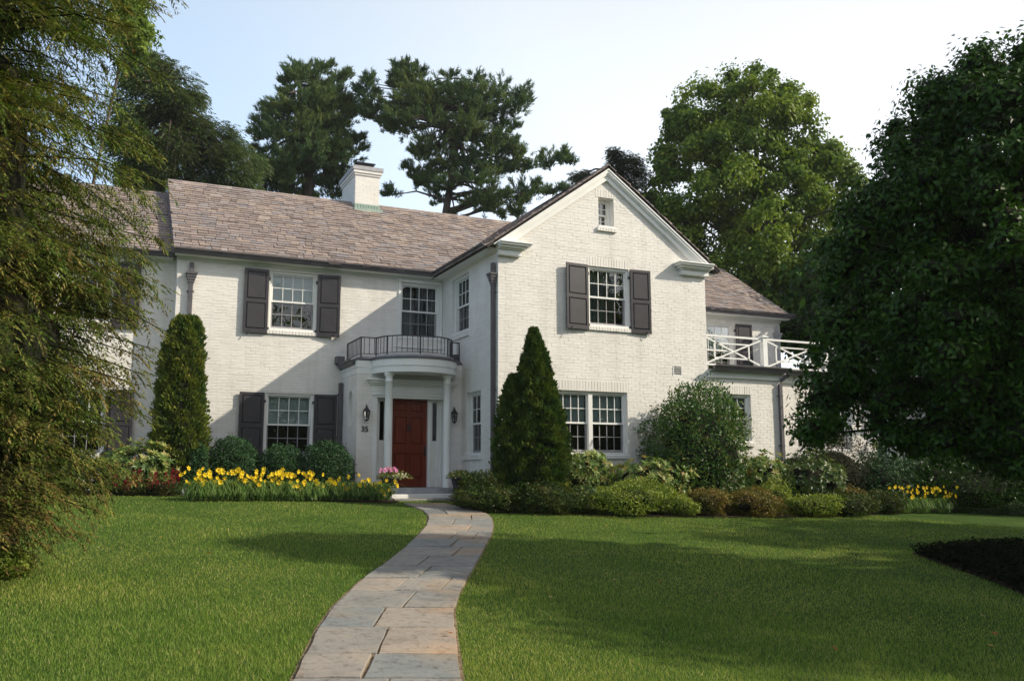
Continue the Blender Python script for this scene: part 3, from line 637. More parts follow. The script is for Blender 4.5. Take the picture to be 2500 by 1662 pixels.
# soffit under the main eave
for q_ in ((XL-.08, XW-.3, DM-.28, DM-.05, 6.345, 6.40), (XW-.30, XW-.05, DG+.02, DM-.05, 6.345, 6.40), (XR, XR+.28, DG+.02, 20.6, 6.30, 6.34), (XR, 18.3, 20.33, 20.55, 6.06, 6.12), (-5.2, XL-.08, 20.8, 21.05, 6.345, 6.40)):
    sf = MB(); sf.box(*q_); sf.obj('soffit', 'trim', house)
gutter(TF(DM), XL-.12, XW-.30, .26, 6.47); gutter(TS(XW), DG-.02, DM-.26, .26, 6.47); gutter(TF(21.1), -5.3, XL-.12, .26, 6.47); gutter(TF(20.6), XR+.02, 18.45, .27, 6.22)
gutter(TF(DG), XR+.03, 15.2, .17, 4.13); gutter(TF(DG+.22), 15.2, 20.4, .17, 4.13)
ge = MB(TF(DG)); ge.box(XR+.28, XR+.40, -.4, .02, 6.36, 6.46); ge.obj('gutter_end', 'gutter', house)
downpipe(T1, 1.70, .03, 1.1, 5.86); downpipe(T3, 17.33, .03, 1.0, 5.72); downpipe(T6, 17.98, .03, 4.1, 5.55, mat='graytrim'); downpipe(T2_, 15.02, .03, .8, 3.75, head=False, mat='gutter'); downpipe(T1, 5.07, .06, 1.2, 3.7, head=False)
el = MB(T2_); el.tube([(15.02, .06, 3.74), (15.06, .08, 3.85), (15.16, .12, 3.93), (15.2, .2, 4.02)], .045, 8); el.obj('gutter_elbow', 'gutter', house)
# chimney
CY = 23.78
ch = MB(TF(CY)); ch.box(6.14, 6.83, -1.46, 0, 8.0, 9.86); ch.box(6.11, 6.86, -1.49, .03, 9.86, 9.92); ch.box(6.08, 6.89, -1.52, .06, 9.92, 10.0)
C_ = ch.obj('chimney', 'mortar', house); bricks(C_, 'f', TF(CY), lambda z: (6.14, 6.83), 9.03, 9.86, [], 300); bricks(C_, 's', TS(6.14), lambda z: (CY, CY+1.46), 8.9, 9.86, [], 200)
f = MB(TF(CY)); f.box(6.05, 6.92, -1.55, .08, 10.0, 10.11); f.obj('chimney_cap', 'graytrim', C_)
f = MB(TF(CY)); f.box(6.24, 6.70, -1.2, -.2, 10.11, 10.27); f.box(6.20, 6.75, -1.25, -.15, 10.27, 10.30); f.obj('flue_cap', 'iron', C_)
f = MB(TF(CY)); f.box(6.12, 6.85, -.3, .02, 8.80, 9.035); f.box(6.10, 6.90, .0, .13, 8.80, 8.885)
for i in range(9): f.box(6.14+i*.08, 6.152+i*.08, .02, .032, 8.89, 9.02)
f.obj('flashing', 'copper', C_)
# --- portico
pt = MB(T4); pt.box(XP+.09, 5.60, -1.32, 0, .8, 3.80); pt.box(7.14, XW, -.25, 0, .8, 3.80); pt.box(5.60, 7.14, -.25, 0, 3.32, 3.80)
PB = pt.obj('portico', 'mortar', house)
bricks(PB, 'f', T4, lambda z: (XP, XW), .95, 3.80, [(5.50, 7.16, 0, 3.80)], 220)
bricks(PB, 's', TS(XP), lambda z: (DP, DM), .95, 3.80, [(19.62, 20.10, 2.75, 3.47)], 80)
nc = MB(TS(XP)); n = 32; cy_, cz_ = 19.86, 3.03; A_ = [t*2*math.pi/n for t in range(n)]
pts = [(cy_+.20*math.cos(t), cz_+.44*math.sin(t)) for t in A_]
def onrect(t):
    c, s_ = math.cos(t), math.sin(t); k = min((DM-cy_ if c > 0 else cy_-DP)/max(abs(c), 1e-6), (3.80-cz_ if s_ > 0 else cz_-.8)/max(abs(s_), 1e-6)); return (cy_+c*k, cz_+s_*k)
out_ = [onrect(t) for t in A_]
for cyy, czz in ((DP, .8), (DM, .8), (DM, 3.8), (DP, 3.8)):
    i = min(range(n), key=lambda q: (out_[q][0]-cyy)**2+(out_[q][1]-czz)**2*.3+abs(math.atan2(czz-cz_, cyy-cy_)-math.atan2(out_[q][1]-cz_, out_[q][0]-cy_))); out_[i] = (cyy, czz)
nc.add([(a, 0, b) for a, b in pts]+[(a, 0, b) for a, b in out_]+[(a, -.085, b) for a, b in pts], [(i, (i+1) % n, n+(i+1) % n, n+i) for i in range(n)]+[(i, 2*n+i, 2*n+(i+1) % n, (i+1) % n) for i in range(n)]+[tuple(range(2*n, 3*n))])
nc.box(DP, DP+.001, -.09, 0, .8, 3.8); nc.obj('oval_niche', 'mortar', PB)
# entablature: pier bands + curved bow + roof slab
BC, BR, BD = 6.415, .95, .86
def bow(r_off, n=28, y0=0):
    return [(BC+(BR+r_off)*math.cos(math.pi-t*math.pi/n), DP-y0-(BD+r_off)*math.sin(t*math.pi/n)) for t in range(n+1)]
def outline(off): return [(XP-off, DM), (XP-off, DP-off)]+bow(off)+[(XW, DP-off), (XW, DM)]
def slab(m, off, z0, z1):
    o = outline(off); n = len(o); m.add([(x, y, z0) for x, y in o]+[(x, y, z1) for x, y in o], [tuple(range(n)), tuple(range(n, 2*n))[::-1]]+[(i, (i+1) % n, n+(i+1) % n, n+i) for i in range(n)])
en = MB(); slab(en, .012, 3.80, 3.935); slab(en, .03, 3.935, 4.09); en.obj('entablature', 'trim', PB)
ef = MB(); slab(ef, .055, 4.09, 4.135); ef.obj('roof_edge', 'gutter', PB)
rf = MB(); slab(rf, -.04, 4.135, 4.19); rf.obj('lead_roof', 'graytrim', PB)
bx = MB(); bx.box(4.93, XP-.02, 20.38, 20.6, 4.14, 4.30); bx.box(7.44, 7.56, 19.45, 19.75, 4.19, 4.36); bx.obj('lead_box', 'gutter', PB)
g = MB(TS(XP)); g.sweep([(.03+b, 4.13+c) for b, c in GUT], DP+.12, DM); g.obj('portico_gutter', 'gutter', PB)
for cx in (5.72, 7.06):
    c = MB(); c.lathe(cx, 18.85, [(0, 1.2), (.125, 1.2), (.125, 1.26), (.115, 1.29), (.09, 1.32), (.088, 1.34), (.088, 2.2), (.084, 3.0), (.078, 3.60), (.085, 3.605), (.085, 3.62), (.078, 3.63), (.078, 3.70), (.10, 3.74), (.11, 3.765), (.11, 3.799), (0, 3.799)], 24)
    c.obj('column', 'trim', PB)
# railing
def rail_pts():
    p = [(5.19, 20.45), (5.19, DP-.02), (5.53, DP-.02)]
    arc = [(BC+(BR-.09)*math.cos(math.pi-t*math.pi/24), DP-.02-(BD-.10)*math.sin(t*math.pi/24)) for t in range(1, 24)]
    return p+arc+[(7.28, DP-.02), (7.50, DP-.02)]
rp = rail_pts(); RA = MB()
for z, w_ in ((4.60, .022), (4.235, .012)):
    for (a, b), (c, d) in zip(rp, rp[1:]): RA.bar((a, b, z), (c, d, z), .028 if z > 4.5 else .014, w_)
RA = RA.obj('railing', 'iron', PB)
acc = 0; pos = []; step = .115
for (a, b), (c, d) in zip(rp, rp[1:]):
    L_ = math.hypot(c-a, d-b); t = (step-acc) if acc else 0
    t = step-acc
    while t < L_: pos.append((a+(c-a)*t/L_, b+(d-b)*t/L_)); t += step
    acc = (acc+L_) % step
bal = None
for x, y in pos:
    if bal is None:
        q = MB(); q.box(-.006, .006, -.006, .006, 0, .37); bal = q.mesh('baluster', M['iron'], (0, 0, 0))
    o = mk('baluster', bal, PB, loc=(x, y, 4.235))
for x, y in ((5.19, 20.45), (5.19, DP-.02), (5.53, DP-.02), (7.28, DP-.02), (7.50, DP-.02), rp[6], rp[13], rp[20]):
    q = MB(); q.box(x-.013, x+.013, y-.013, y+.013, 4.15, 4.61); q.obj('railing_post', 'iron', PB)
# doorcase
TD = TF(DP+.20); C0 = 6.375
dc = MB(TD)
for s_ in (-1, 1):
    def bx_(m, a, b, d0, d1, z0, z1):
        lo, hi = sorted((C0+s_*a, C0+s_*b)); m.box(lo, hi, d0, d1, z0, z1)
    bx_(dc, .435, .49, -.02, .10, 1.33, 3.34); bx_(dc, .49, .53, -.05, .05, 1.33, 3.28)
    bx_(dc, .53, .565, -.05, .02, 1.33, 3.28); bx_(dc, .675, .72, -.05, .02, 1.33, 3.28); bx_(dc, .72, .79, -.05, .06, 1.33, 3.28)
    bx_(dc, .565, .675, -.05, .0, 1.33, 1.98); bx_(dc, .565, .675, -.05, .0, 2.02, 2.36); bx_(dc, .565, .675, -.05, .012, 1.98, 2.02); bx_(dc, .565, .675, -.05, .0, 3.22, 3.28)
    bx_(dc, .79, .885, -.05, .215, 1.2, 3.28)
dc.box(C0-.435, C0+.435, -.02, .10, 3.31, 3.38)
dc.box(C0-.885, C0+.885, -.05, .10, 3.28, 3.31) if False else None
DCo = dc.obj('door_surround', 'trim', PB)
cn = MB(TD)
for z0_, z1_, pr, ex in ((3.28, 3.33, .23, .0), (3.38, 3.41, .23, -.01), (3.33, 3.38, .25, .02), (3.41, 3.56, .235, .02), (3.56, 3.60, .28, .05), (3.60, 3.65, .33, .09), (3.65, 3.69, .38, .14)):
    cn.bevbox(C0-.90-ex, min(C0+.90+ex, XW-.13), .0, pr, z0_, z1_, .008)
cn.obj('door_cornice', 'trim', PB)
sg_ = MB(TD)
for s_ in (-1, 1):
    lo, hi = sorted((C0+s_*.565, C0+s_*.675)); sg_.box(lo, hi, -.03, -.02, 2.36, 3.22)
sg_.obj('sidelight_glass', 'glass', PB)
bk = MB(TD); bk.box(C0-.95, C0+.95, -.9, -.85, 1.2, 3.6); bk.obj('hall_interior', 'interior', PB)
D = MB(TD); D.box(C0-.435, C0+.435, -.03, -.005, 1.335, 3.31)
for a, b in ((-.435, -.33), (-.045, .045), (.33, .435)): D.box(C0+a, C0+b, -.005, .018, 1.335, 3.31)
for z0_, z1_ in ((1.335, 1.52), (2.09, 2.27), (2.90, 3.0), (3.20, 3.31)):
    for a, b in ((-.33, -.045), (.045, .33)): D.box(C0+a, C0+b, -.005, .018, z0_, z1_)
DR = D.obj('front_door', 'wood', PB)
for z0_, z1_ in ((1.52, 2.09), (2.27, 2.90), (3.0, 3.20)):
    for a, b in ((-.33, -.045), (.045, .33)):
        pass
pn = MB(TD)
for z0_, z1_ in ((1.52, 2.09), (2.27, 2.90), (3.0, 3.20)):
    for a, b in ((-.33, -.045), (.045, .33)): pn.bevbox(C0+a+.02, C0+b-.02, -.005, .012, z0_+.02, z1_-.02, .016)
pn.obj('door_panels', 'wood', PB)
kn = MB(TD); kn.box(C0-.02, C0+.02, .018, .03, 2.60, 2.72); kn.tube([(C0-.03, .04, 2.68), (C0-.035, .045, 2.60), (C0, .05, 2.56), (C0+.035, .045, 2.60), (C0+.03, .04, 2.68)], .008, 6); kn.obj('door_knocker', 'iron', PB)
kn = MB(TD); kn.box(C0+.365, C0+.405, .018, .028, 2.02, 2.24); kn.tube([(C0+.385, .03, 2.20), (C0+.385, .07, 2.18), (C0+.385, .075, 2.08), (C0+.385, .03, 2.05)], .009, 6); kn.obj('door_handle', 'iron', PB)
# porch floor and steps
st = MB(); o_ = [(5.5, DP+.2), (5.5, DP)]+[(BC+(.93)*math.cos(math.pi-t*math.pi/16), DP-.86*math.sin(t*math.pi/16)) for t in range(17)]+[(7.3, DP), (7.3, DP+.2)]
n = len(o_); st.add([(x, y, .9) for x, y in o_]+[(x, y, 1.325) for x, y in o_], [tuple(range(n)), tuple(range(n, 2*n))[::-1]]+[(i, (i+1) % n, n+(i+1) % n, n+i) for i in range(n)])
st.obj('porch_floor', 'graytrim', PB)
st = MB(); st.bevbox(5.62, 7.2, -18.62, -18.22, .95, 1.235, .012); st = MB(TF(18.62)); st.bevbox(5.60, 7.22, -.05, .42, .95, 1.20, .012); st.obj('step', 'trim', PB)
st = MB(TF(18.2)); st.bevbox(5.55, 7.25, -.1, .40, .9, 1.12, .012); st.obj('step', 'flag', PB)
st = MB(TF(17.8)); st.bevbox(5.78, 7.0, -.1, .0, .8, 1.085, .012); st.obj('step', 'mortar', PB)
# house number
cu = bpy.data.curves.new('num', 'FONT'); cu.body = '35'; cu.size = .165; cu.extrude = .006; cu.align_x = 'CENTER'; cu.offset = .002
to = bpy.data.objects.new('num', cu); COL.objects.link(to); bpy.context.view_layer.update()
nm = bpy.data.meshes.new_from_object(to.evaluated_get(bpy.context.evaluated_depsgraph_get())); bpy.data.objects.remove(to); nm.materials.clear(); nm.materials.append(M['iron'])
num = mk('house_number', nm, house, loc=(5.315, DP-.022, 2.535)); num.rotation_euler = (math.pi/2, 0, 0)
# --- lower right terrace and its rail
tr = MB(); tr.box(XR+.001, 15.2, DG-.12, 20.6, 3.99, 4.03); tr.box(15.2, 20.3, DG+.1, 20.6, 3.99, 4.03); tr.obj('terrace_floor', 'graytrim', house)
fz = MB(T2_); fz.box(XR, 15.12, 0, .05, 3.84, 3.99); fz.obj('frieze_board', 'trim', house); fz = MB(T7); fz.box(15.12, 20.2, 0, .05, 3.82, 3.99); fz.obj('frieze_board', 'trim', house)
ob = MB(); ob.box(15.08, 20.2, DG+.53, DG+.6, .5, 3.95); 
TR = TF(DG+.12)
def rail_panel(u0, u1, z0=4.17, z1=4.86):
    m = MB(TR); w_ = .022
    for z, hgt in ((z1, .045), (z0, .04)): m.box(u0, u1, -w_, w_, z-hgt/2, z+hgt/2)
    m.bar((u0+.01, 0, z1-.03), (u1-.01, 0, z0+.02), .02, .036); m.bar((u0+.01, 0.021, z0+.02), (u1-.01, 0.021, z1-.03), .02, .036)
    a, b = u0+(u1-u0)*.17, u1-(u1-u0)*.23; zl, zh = z0+.17, z1-.17
    for z in (zl, zh): m.box(a, b, -.012, .010, z-.016, z+.016)
    for u in (a, b): m.box(u-.016, u+.016, -.012, .010, zl+.016, zh-.016)
    return m.obj('railing_panel', 'trim', house)
rail_panel(XR+.02, 14.66); rail_panel(14.80, 16.6); rail_panel(16.74, 18.5); rail_panel(18.64, 20.2)
for u in (14.73, 16.67, 18.57):
    q = MB(TR); q.box(u-.065, u+.065, -.06, .06, 4.03, 4.90); q.box(u-.09, u+.09, -.085, .085, 4.90, 4.925); q.add([(u-.09, -.085, 4.925), (u+.09, -.085, 4.925), (u+.09, .085, 4.925), (u-.09, .085, 4.925), (u, 0, 4.965)], [(0, 1, 4), (1, 2, 4), (2, 3, 4), (3, 0, 4)]); q.obj('railing_post', 'trim', house)
# --- lanterns and urns (things of their own)
def lantern(x, z, label):
    e = empty('wall_lantern', (x, DP-.01, z), label, 'wall lamp', 'lanterns beside the front door'); y = DP-.12
    m = MB(); m.box(x-.03, x+.03, DP-.03, DP-.011, z-.05, z+.10); m.tube([(x, DP-.03, z+.07), (x, DP-.08, z+.19), (x, y, z+.185), (x, y, z+.15)], .008, 6); m.obj('bracket', 'iron', e)
    m = MB(); m.lathe(x, y, [(.0, z+.16), (.02, z+.15), (.028, z+.12), (.055, z+.08), (.085, z+.045), (.085, z+.03), (0, z+.03)], 8, smooth=False); m.obj('lamp_cap', 'iron', e)
    m = MB(); m.lathe(x, y, [(.072, z+.03), (.045, z-.14)], 6, smooth=False); m.obj('lamp_glass', 'glass', e)
    m = MB()
    for k in range(6):
        t = k*math.pi/3; m.bar((x+.074*math.cos(t), y+.074*math.sin(t), z+.03), (x+.047*math.cos(t), y+.047*math.sin(t), z-.14), .009, .009)
    m.lathe(x, y, [(0, z-.14), (.05, z-.14), (.05, z-.155), (.015, z-.18), (0, z-.18)], 6, smooth=False); m.lathe(x, y, [(0, z-.1), (.02, z-.1), (.02, z), (0, z)], 6); m.obj('lamp_cage', 'iron', e)
lantern(5.32, 2.93, 'black hexagonal wall lantern above the house number 35'); lantern(7.36, 2.93, 'black hexagonal wall lantern right of the door beside the side window')
def urn(x, y, z, label, h=.52):
    e = empty('garden_urn', (x, y, z), label, 'urn', 'urns flanking the front steps'); k = h/.52
    m = MB(); m.box(x-.15, x+.15, y-.15, y+.15, z, z+.07); m.obj('plinth', 'urn', e)
    m = MB(); m.lathe(x, y, [(0, z+.07), (.11*k, z+.07), (.10*k, z+.09), (.045*k, z+.13), (.045*k, z+.17*k), (.06*k, z+.19*k), (.11*k, z+.215*k), (.13*k, z+.25*k), (.125*k, z+.27*k), (.115*k, z+.28*k), (.135*k, z+.36*k), (.165*k, z+.47*k), (.20*k, z+.51*k), (.20*k, z+.53*k), (.175*k, z+.52*k), (.15*k, z+.45*k), (0, z+.45*k)], 24)
    m.obj('bowl', 'urn', e); return Vector((x, y, z+.5*k))
U1 = urn(5.50, 17.95, 1.02, 'dark cast urn left of the steps holding pink and white petunias')
U2 = urn(6.93, 17.75, 1.03, 'dark cast urn right of the steps half hidden by shrubs')
# ================================================================ PLANTS
def tri_fronds(P, D, L, K, W, droop=.35, tw=.28, rnd=None, updown=0.0):
    """feathery sprays: P base, D axis, L length, K side twigs per side as thin triangles"""
    n = len(P); D = nrm(D); up = np.tile([0, 0, 1.], (n, 1)); Sd = nrm(np.cross(D, up)+RNG.normal(0, .25, (n, 3)))
    Vs = []; R = []
    L = np.asarray(L).reshape(-1, 1)*np.ones((n, 1)); rnd = RNG.random(n) if rnd is None else rnd
    for k in range(K):
        t = (k+.6)/K; C = P+D*L*t - up*(droop*L*t*t)
        for s in (-1, 1):
            ln = L*tw*(1-.6*t)*RNG.uniform(.7, 1.3, (n, 1)); ax = nrm(Sd*s*.9+D*.75-up*(.25+droop*.6*t)+RNG.normal(0, .12, (n, 3))); wv = nrm(np.cross(ax, up+.3*Sd))*W*RNG.uniform(.7, 1.3, (n, 1))
            Vs.append(np.stack([C-wv*.5, C+wv*.5+ax*ln*.25, C+ax*ln], 1)); R.append(np.clip(rnd+RNG.normal(0, .12, n), 0, 1))
    C = P+D*L-up*droop*L; ax = nrm(D-up*droop*1.6); wv = nrm(np.cross(ax, Sd+.1))*W
    Vs.append(np.stack([C-ax*L*.25-wv*.5, C-ax*L*.25+wv*.5, C+ax*L*.12], 1)); R.append(rnd)
    V = np.concatenate(Vs).reshape(-1, 3); return V, np.arange(len(V)).reshape(-1, 3), np.concatenate(R)
def limbs(name, segs, parent, mat='bark', n=7):
    m = MB()
    for pts, rad in segs: m.tube(pts, rad, n)
    return m.obj(name, mat, parent)
# --- big hemlock at the left edge
def hemlock():
    bx_, by_ = -1.85, 9.6; zb = float(gz(bx_, by_))
    e = empty('hemlock_tree', (bx_, by_, zb), 'big hemlock with drooping brownish green sprays filling the left edge', 'tree')
    limbs('trunk', [([(bx_, by_, zb-.2), (bx_+.05, by_, 4), (bx_, by_+.05, 9), (bx_, by_, 13)], [.26, .2, .14, .03])], e)
    Rz = [(0.5, 1.0), (.9, 1.65), (1.3, 1.95), (1.9, 2.2), (2.6, 2.3), (3.2, 2.32), (4.0, 2.38), (4.6, 2.4), (5.1, 2.38), (5.6, 2.2), (6.2, 2.1), (7, 2.3), (9, 1.7), (11, 1.0), (13, .2)]
    rz = np.array(Rz); P_, D_, L_ = [], [], []; segs = []
    zlist = np.concatenate([RNG.uniform(.7, 6.9, 640)**1.0, RNG.uniform(.7, 3.6, 190), RNG.uniform(6.9, 12.8, 60)])
    for z in zlist:
        a = RNG.uniform(-2.9, 1.15) if z < 8 else RNG.uniform(0, 6.28); R = np.interp(z, rz[:, 0], rz[:, 1])*(RNG.uniform(.8, 1.04) if RNG.random() < .6 else RNG.uniform(.45, .9))
        pr = np.array([math.cos(a), math.sin(a)]); up_ = RNG.uniform(.05, .30); n = 9; t = np.linspace(0.05, 1, n)
        pts = np.stack([bx_+pr[0]*R*t, by_+pr[1]*R*t, z+R*(up_*t-.30*t**2.2)+.28+.06*np.sin(t*7+z*5)], 1)
        pts[:, 2] = np.maximum(pts[:, 2], gz(pts[:, 0], pts[:, 1])+.12)
        if RNG.random() < .55: segs.append(([tuple(p) for p in pts[::2]], [.022, .016, .011, .007, .004]))
        nf = int(R*31)
        tt = RNG.uniform(.3, 1, nf)**.9; b = np.stack([np.interp(tt, t, pts[:, i]) for i in range(3)], 1); side = RNG.choice([-1, 1], nf)
        dv = np.stack([pr[0]+side*(-pr[1])*1.0*(1.15-tt), pr[1]+side*pr[0]*1.0*(1.15-tt), np.full(nf, -.35)], 1)+RNG.normal(0, .55, (nf, 3))
        P_.append(b); D_.append(dv); L_.append((.205*(1.25-.4*tt))*RNG.uniform(.6, 1.2, nf))
    P_, D_, L_ = np.concatenate(P_), np.concatenate(D_), np.concatenate(L_)
    low = P_[:, 2]; br = np.clip(.55-.075*(low-1.0)+RNG.normal(0, .2, len(P_)), 0, 1); rn = np.where(RNG.random(len(P_)) < br*.75, RNG.uniform(0, .2, len(P_)), RNG.uniform(.3, 1, len(P_)))
    V, F, r = tri_fronds(P_, D_, L_, 5, .016, .42, .46, rn)
    mk('foliage', fastmesh('foliage', V, F, 'hemlock', r, (bx_, by_, zb), tri=True), e); limbs('branches', segs, e, 'twig_shade', 5)['kind'] = 'stuff'
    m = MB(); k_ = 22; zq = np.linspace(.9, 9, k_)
    m.tube([(bx_+.1*math.sin(z*3), by_+.1*math.cos(z*2), float(z)) for z in zq], [float(np.interp(z, rz[:, 0], rz[:, 1])*((.58 if z < 4.4 else .36)+.09*math.sin(z*5.3)+.06*math.sin(z*11))) for z in zq], 14); m.obj('shade_core', 'twig_shade', e)  # solid dark core: deep shade inside the crown put into shape and colour
    print('hemlock fronds', len(P_), len(F))
hemlock()
# --- crowns from a silhouette with real depth
CR_ = []
def crown_pts(poly, dist, n, depth, rclump, jit=1.0, bias=.0):
    CR_.clear(); P = np.array(poly, float); x0, y0 = P.min(0); x1, y1 = P.max(0); out = []
    while len(out) < n:
        X = RNG.uniform(x0, x1, 4000); Y = RNG.uniform(y0, y1, 4000); k = inpoly(X, Y, poly); X, Y = X[k], Y[k]
        ed = np.full(len(X), 1e9)
        for i in range(len(poly)):
            a = P[i]; b = P[(i+1) % len(P)]; ab = b-a; t = np.clip(((X-a[0])*ab[0]+(Y-a[1])*ab[1])/(ab@ab), 0, 1); ed = np.minimum(ed, np.hypot(X-a[0]-t*ab[0], Y-a[1]-t*ab[1]))
        for x, y, e in zip(X, Y, ed):
            em = e*dist/FPX
            if em < rclump*(.55 if jit == 1.0 else jit): continue
            dd = dist+RNG.uniform(-1, 1)*min(depth, em*1.1+.3)
            out.append(atd(x, y, dd)); CR_.append(min(1.0, (em*1.15+.12)/rclump))
            if len(out) >= n: break
    return out
def S_(L, k=1.0598): return [(x*k, y*k) for x, y in L]
def tree(name, label, cat, poly, dist, n, depth, rc, nleaf, L, W, mat, base, trunk_r, fork=.35, flat=.7, style='leaf', group=None, droopy=.3, limbn=None):
    C = crown_pts(poly, dist, n, depth, rc, jit=.25 if style == 'pine' else .4); cr_ = np.array(CR_[:len(C)]); base = Vector(base); e = empty(name, base, label, cat, group); Cn = np.array([tuple(c) for c in C])
    top = Cn[Cn[:, 2].argmax()]; mid = Cn.mean(0); segs = []; fz_ = base.z+(mid[2]-base.z)*fork; ax = [Vector((base.x, base.y, base.z-.2)), Vector((base.x*.7+mid[0]*.3, base.y*.7+mid[1]*.3, fz_)), Vector((mid[0], mid[1], mid[2])), Vector((float(top[0]*.6+mid[0]*.4), float(top[1]), float(top[2]-.2)))]
    segs.append(([tuple(a) for a in ax], [trunk_r, trunk_r*.72, trunk_r*.42, trunk_r*.08]))
    for i in RNG.permutation(len(C))[:(limbn or len(C)//2)]:
        c = C[i]; z = min(max(fz_, c.z-.55*(Vector((c.x, c.y, 0))-Vector((mid[0], mid[1], 0))).length-.4), ax[3].z); k = (z-fz_)/max(ax[3].z-fz_, .1)
        s = ax[1].lerp(ax[2], min(1, k*2)) if k < .5 else ax[2].lerp(ax[3], min(1, k*2-1)); m_ = s.lerp(c, .55)+Vector((0, 0, .12*(c-s).length)); segs.append(([tuple(s), tuple(m_), tuple(c)], [trunk_r*.22, trunk_r*.12, trunk_r*.035]))
    limbs('trunk', segs, e, 'twig_shade' if mat == 'dark' else 'bark')
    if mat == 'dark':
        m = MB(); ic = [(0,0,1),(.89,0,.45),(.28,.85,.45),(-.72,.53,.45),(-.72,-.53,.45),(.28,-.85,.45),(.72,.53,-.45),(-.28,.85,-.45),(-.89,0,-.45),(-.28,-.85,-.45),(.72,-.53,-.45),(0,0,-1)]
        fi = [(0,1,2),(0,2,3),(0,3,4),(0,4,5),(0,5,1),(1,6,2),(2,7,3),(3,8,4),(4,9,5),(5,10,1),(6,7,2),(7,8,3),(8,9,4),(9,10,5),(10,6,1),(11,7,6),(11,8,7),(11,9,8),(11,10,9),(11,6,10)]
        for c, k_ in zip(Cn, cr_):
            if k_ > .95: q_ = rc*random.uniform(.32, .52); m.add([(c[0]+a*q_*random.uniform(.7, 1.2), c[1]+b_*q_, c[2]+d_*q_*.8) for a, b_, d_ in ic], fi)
        m.obj('shade_core', 'twig_shade', e, kind='stuff')  # dark solids close the sky gaps and stand for shade within the crown
    if style == 'leaf':
        ci = RNG.integers(0, len(C), nleaf); rad = rc*cr_*RNG.uniform(.4, 1.45, len(C)); u = unit(nleaf); rr = RNG.random(nleaf)**.6*(1+.25*(RNG.random(nleaf) < .15)); off = u*rr[:, None]*rad[ci][:, None]; off[:, 2] *= flat
        P = Cn[ci]+off; N = nrm(u*np.array([1, 1, .8])+RNG.normal(0, .45, (nleaf, 3))+[0, 0, .5]); D = nrm(np.cross(N, RNG.normal(size=(nleaf, 3)))-[0, 0, droopy])
        V, F = leafgeo(P, D, N, L*RNG.uniform(.4, 1.3, nleaf), W*RNG.uniform(.5, 1.2, nleaf)); cr = RNG.normal(0, .13, len(C)); r = np.clip(.5+cr[ci]+RNG.normal(0, .18, nleaf), 0, 1)
        mk('foliage', fastmesh('foliage', V, F, mat, r, base), e)
    elif style == 'pine':                      # tufts of needles at the ends of twigs, turned up
        ci = RNG.integers(0, len(C), nleaf); rad = rc*cr_*RNG.uniform(.8, 1.5, len(C)); NT = 9; outw = nrm(np.stack([Cn[:, 0]-mid[0], Cn[:, 1]-mid[1], np.zeros(len(C))], 1)); TD = nrm(unit(len(C)*NT).reshape(len(C), NT, 3)*[1, 1, .55]+outw[:, None, :]*.35+[0, 0, .35])
        tk = RNG.integers(0, NT, nleaf); off = TD[ci, tk]*(RNG.random(nleaf)**.6)[:, None]*rad[ci][:, None]; off[:, 2] += .25*(np.hypot(off[:, 0], off[:, 1])/rc)**2*rc; off += unit(nleaf)*.07
        P = Cn[ci]+off; axd = nrm(off*np.array([1, 1, .4])+[0, 0, .7*rc]); K = 7; Vs = []; R = []; rn = np.clip(.45+RNG.normal(0, .15, len(C))[ci]+RNG.normal(0, .15, nleaf), 0, 1)
        for k in range(K):
            d = nrm(axd*1.1+unit(nleaf)*.85); l = L*RNG.uniform(.7, 1.2, (nleaf, 1)); s = nrm(np.cross(d, unit(nleaf)))*W; o_ = axd*(k/K)*L*.9; Vs.append(np.stack([P+o_-s*.5, P+o_+s*.5, P+o_+d*l], 1)); R.append(rn)
        V = np.concatenate(Vs).reshape(-1, 3); mk('foliage', fastmesh('foliage', V, np.arange(len(V)).reshape(-1, 3), mat, np.concatenate(R), base, tri=True), e)
    else:                                      # hemlock sprays
        ci = RNG.integers(0, len(C), nleaf); u = unit(nleaf); off = u*(RNG.random(nleaf)**.5)[:, None]*(rc*cr_[ci])[:, None]; off[:, 2] *= flat; P = Cn[ci]+off
        D = nrm(nrm(np.stack([Cn[ci][:, 0]-mid[0], Cn[ci][:, 1]-mid[1], 0*off[:, 0]], 1))+off*.8/rc+RNG.normal(0, .3, (nleaf, 3))); V, F, r = tri_fronds(P, D, L*RNG.uniform(.6, 1.2, nleaf), 4, W, .5, .45)
        mk('foliage', fastmesh('foliage', V, F, mat, r, base, tri=True), e)
    return e
def gnd(px, dist): p = atd(px, 1150, dist); return (p.x, p.y, 1.2)
tree('hemlock_tree', 'tall hemlock behind the left end of the slate roof', 'tree', S_([(300,100),(345,112),(400,140),(447,165),(470,200),(462,235),(500,262),(520,290),(560,295),(570,335),(600,350),(612,420),(590,455),(300,460),(250,300)]), 33, 230, 4, .45, 17000, .34, .045, 'farhem', gnd(420, 33), .4, .2, style='spray')
tree('broadleaf_tree', 'light green broadleaf tree showing above the hemlock at top left', 'tree', S_([(240,-60),(330,-40),(340,10),(322,40),(356,80),(345,110),(320,140),(270,130)]), 25, 26, 2.5, .6, 8000, .15, .09, 'maple', gnd(60, 25), .07, .3)
tree('pine_tree', 'narrow white pine left of the chimney with candle tipped top', 'tree', S_([(748,112),(765,150),(800,165),(803,215),(815,235),(822,300),(838,345),(822,400),(835,470),(600,470),(540,430),(590,345),(588,300),(584,225),(612,250),(650,235),(648,150),(690,160),(725,160)]), 41, 200, 5, .60, 19500, .19, .036, 'pine', gnd(760, 41), .5, .3, style='pine', flat=.9)
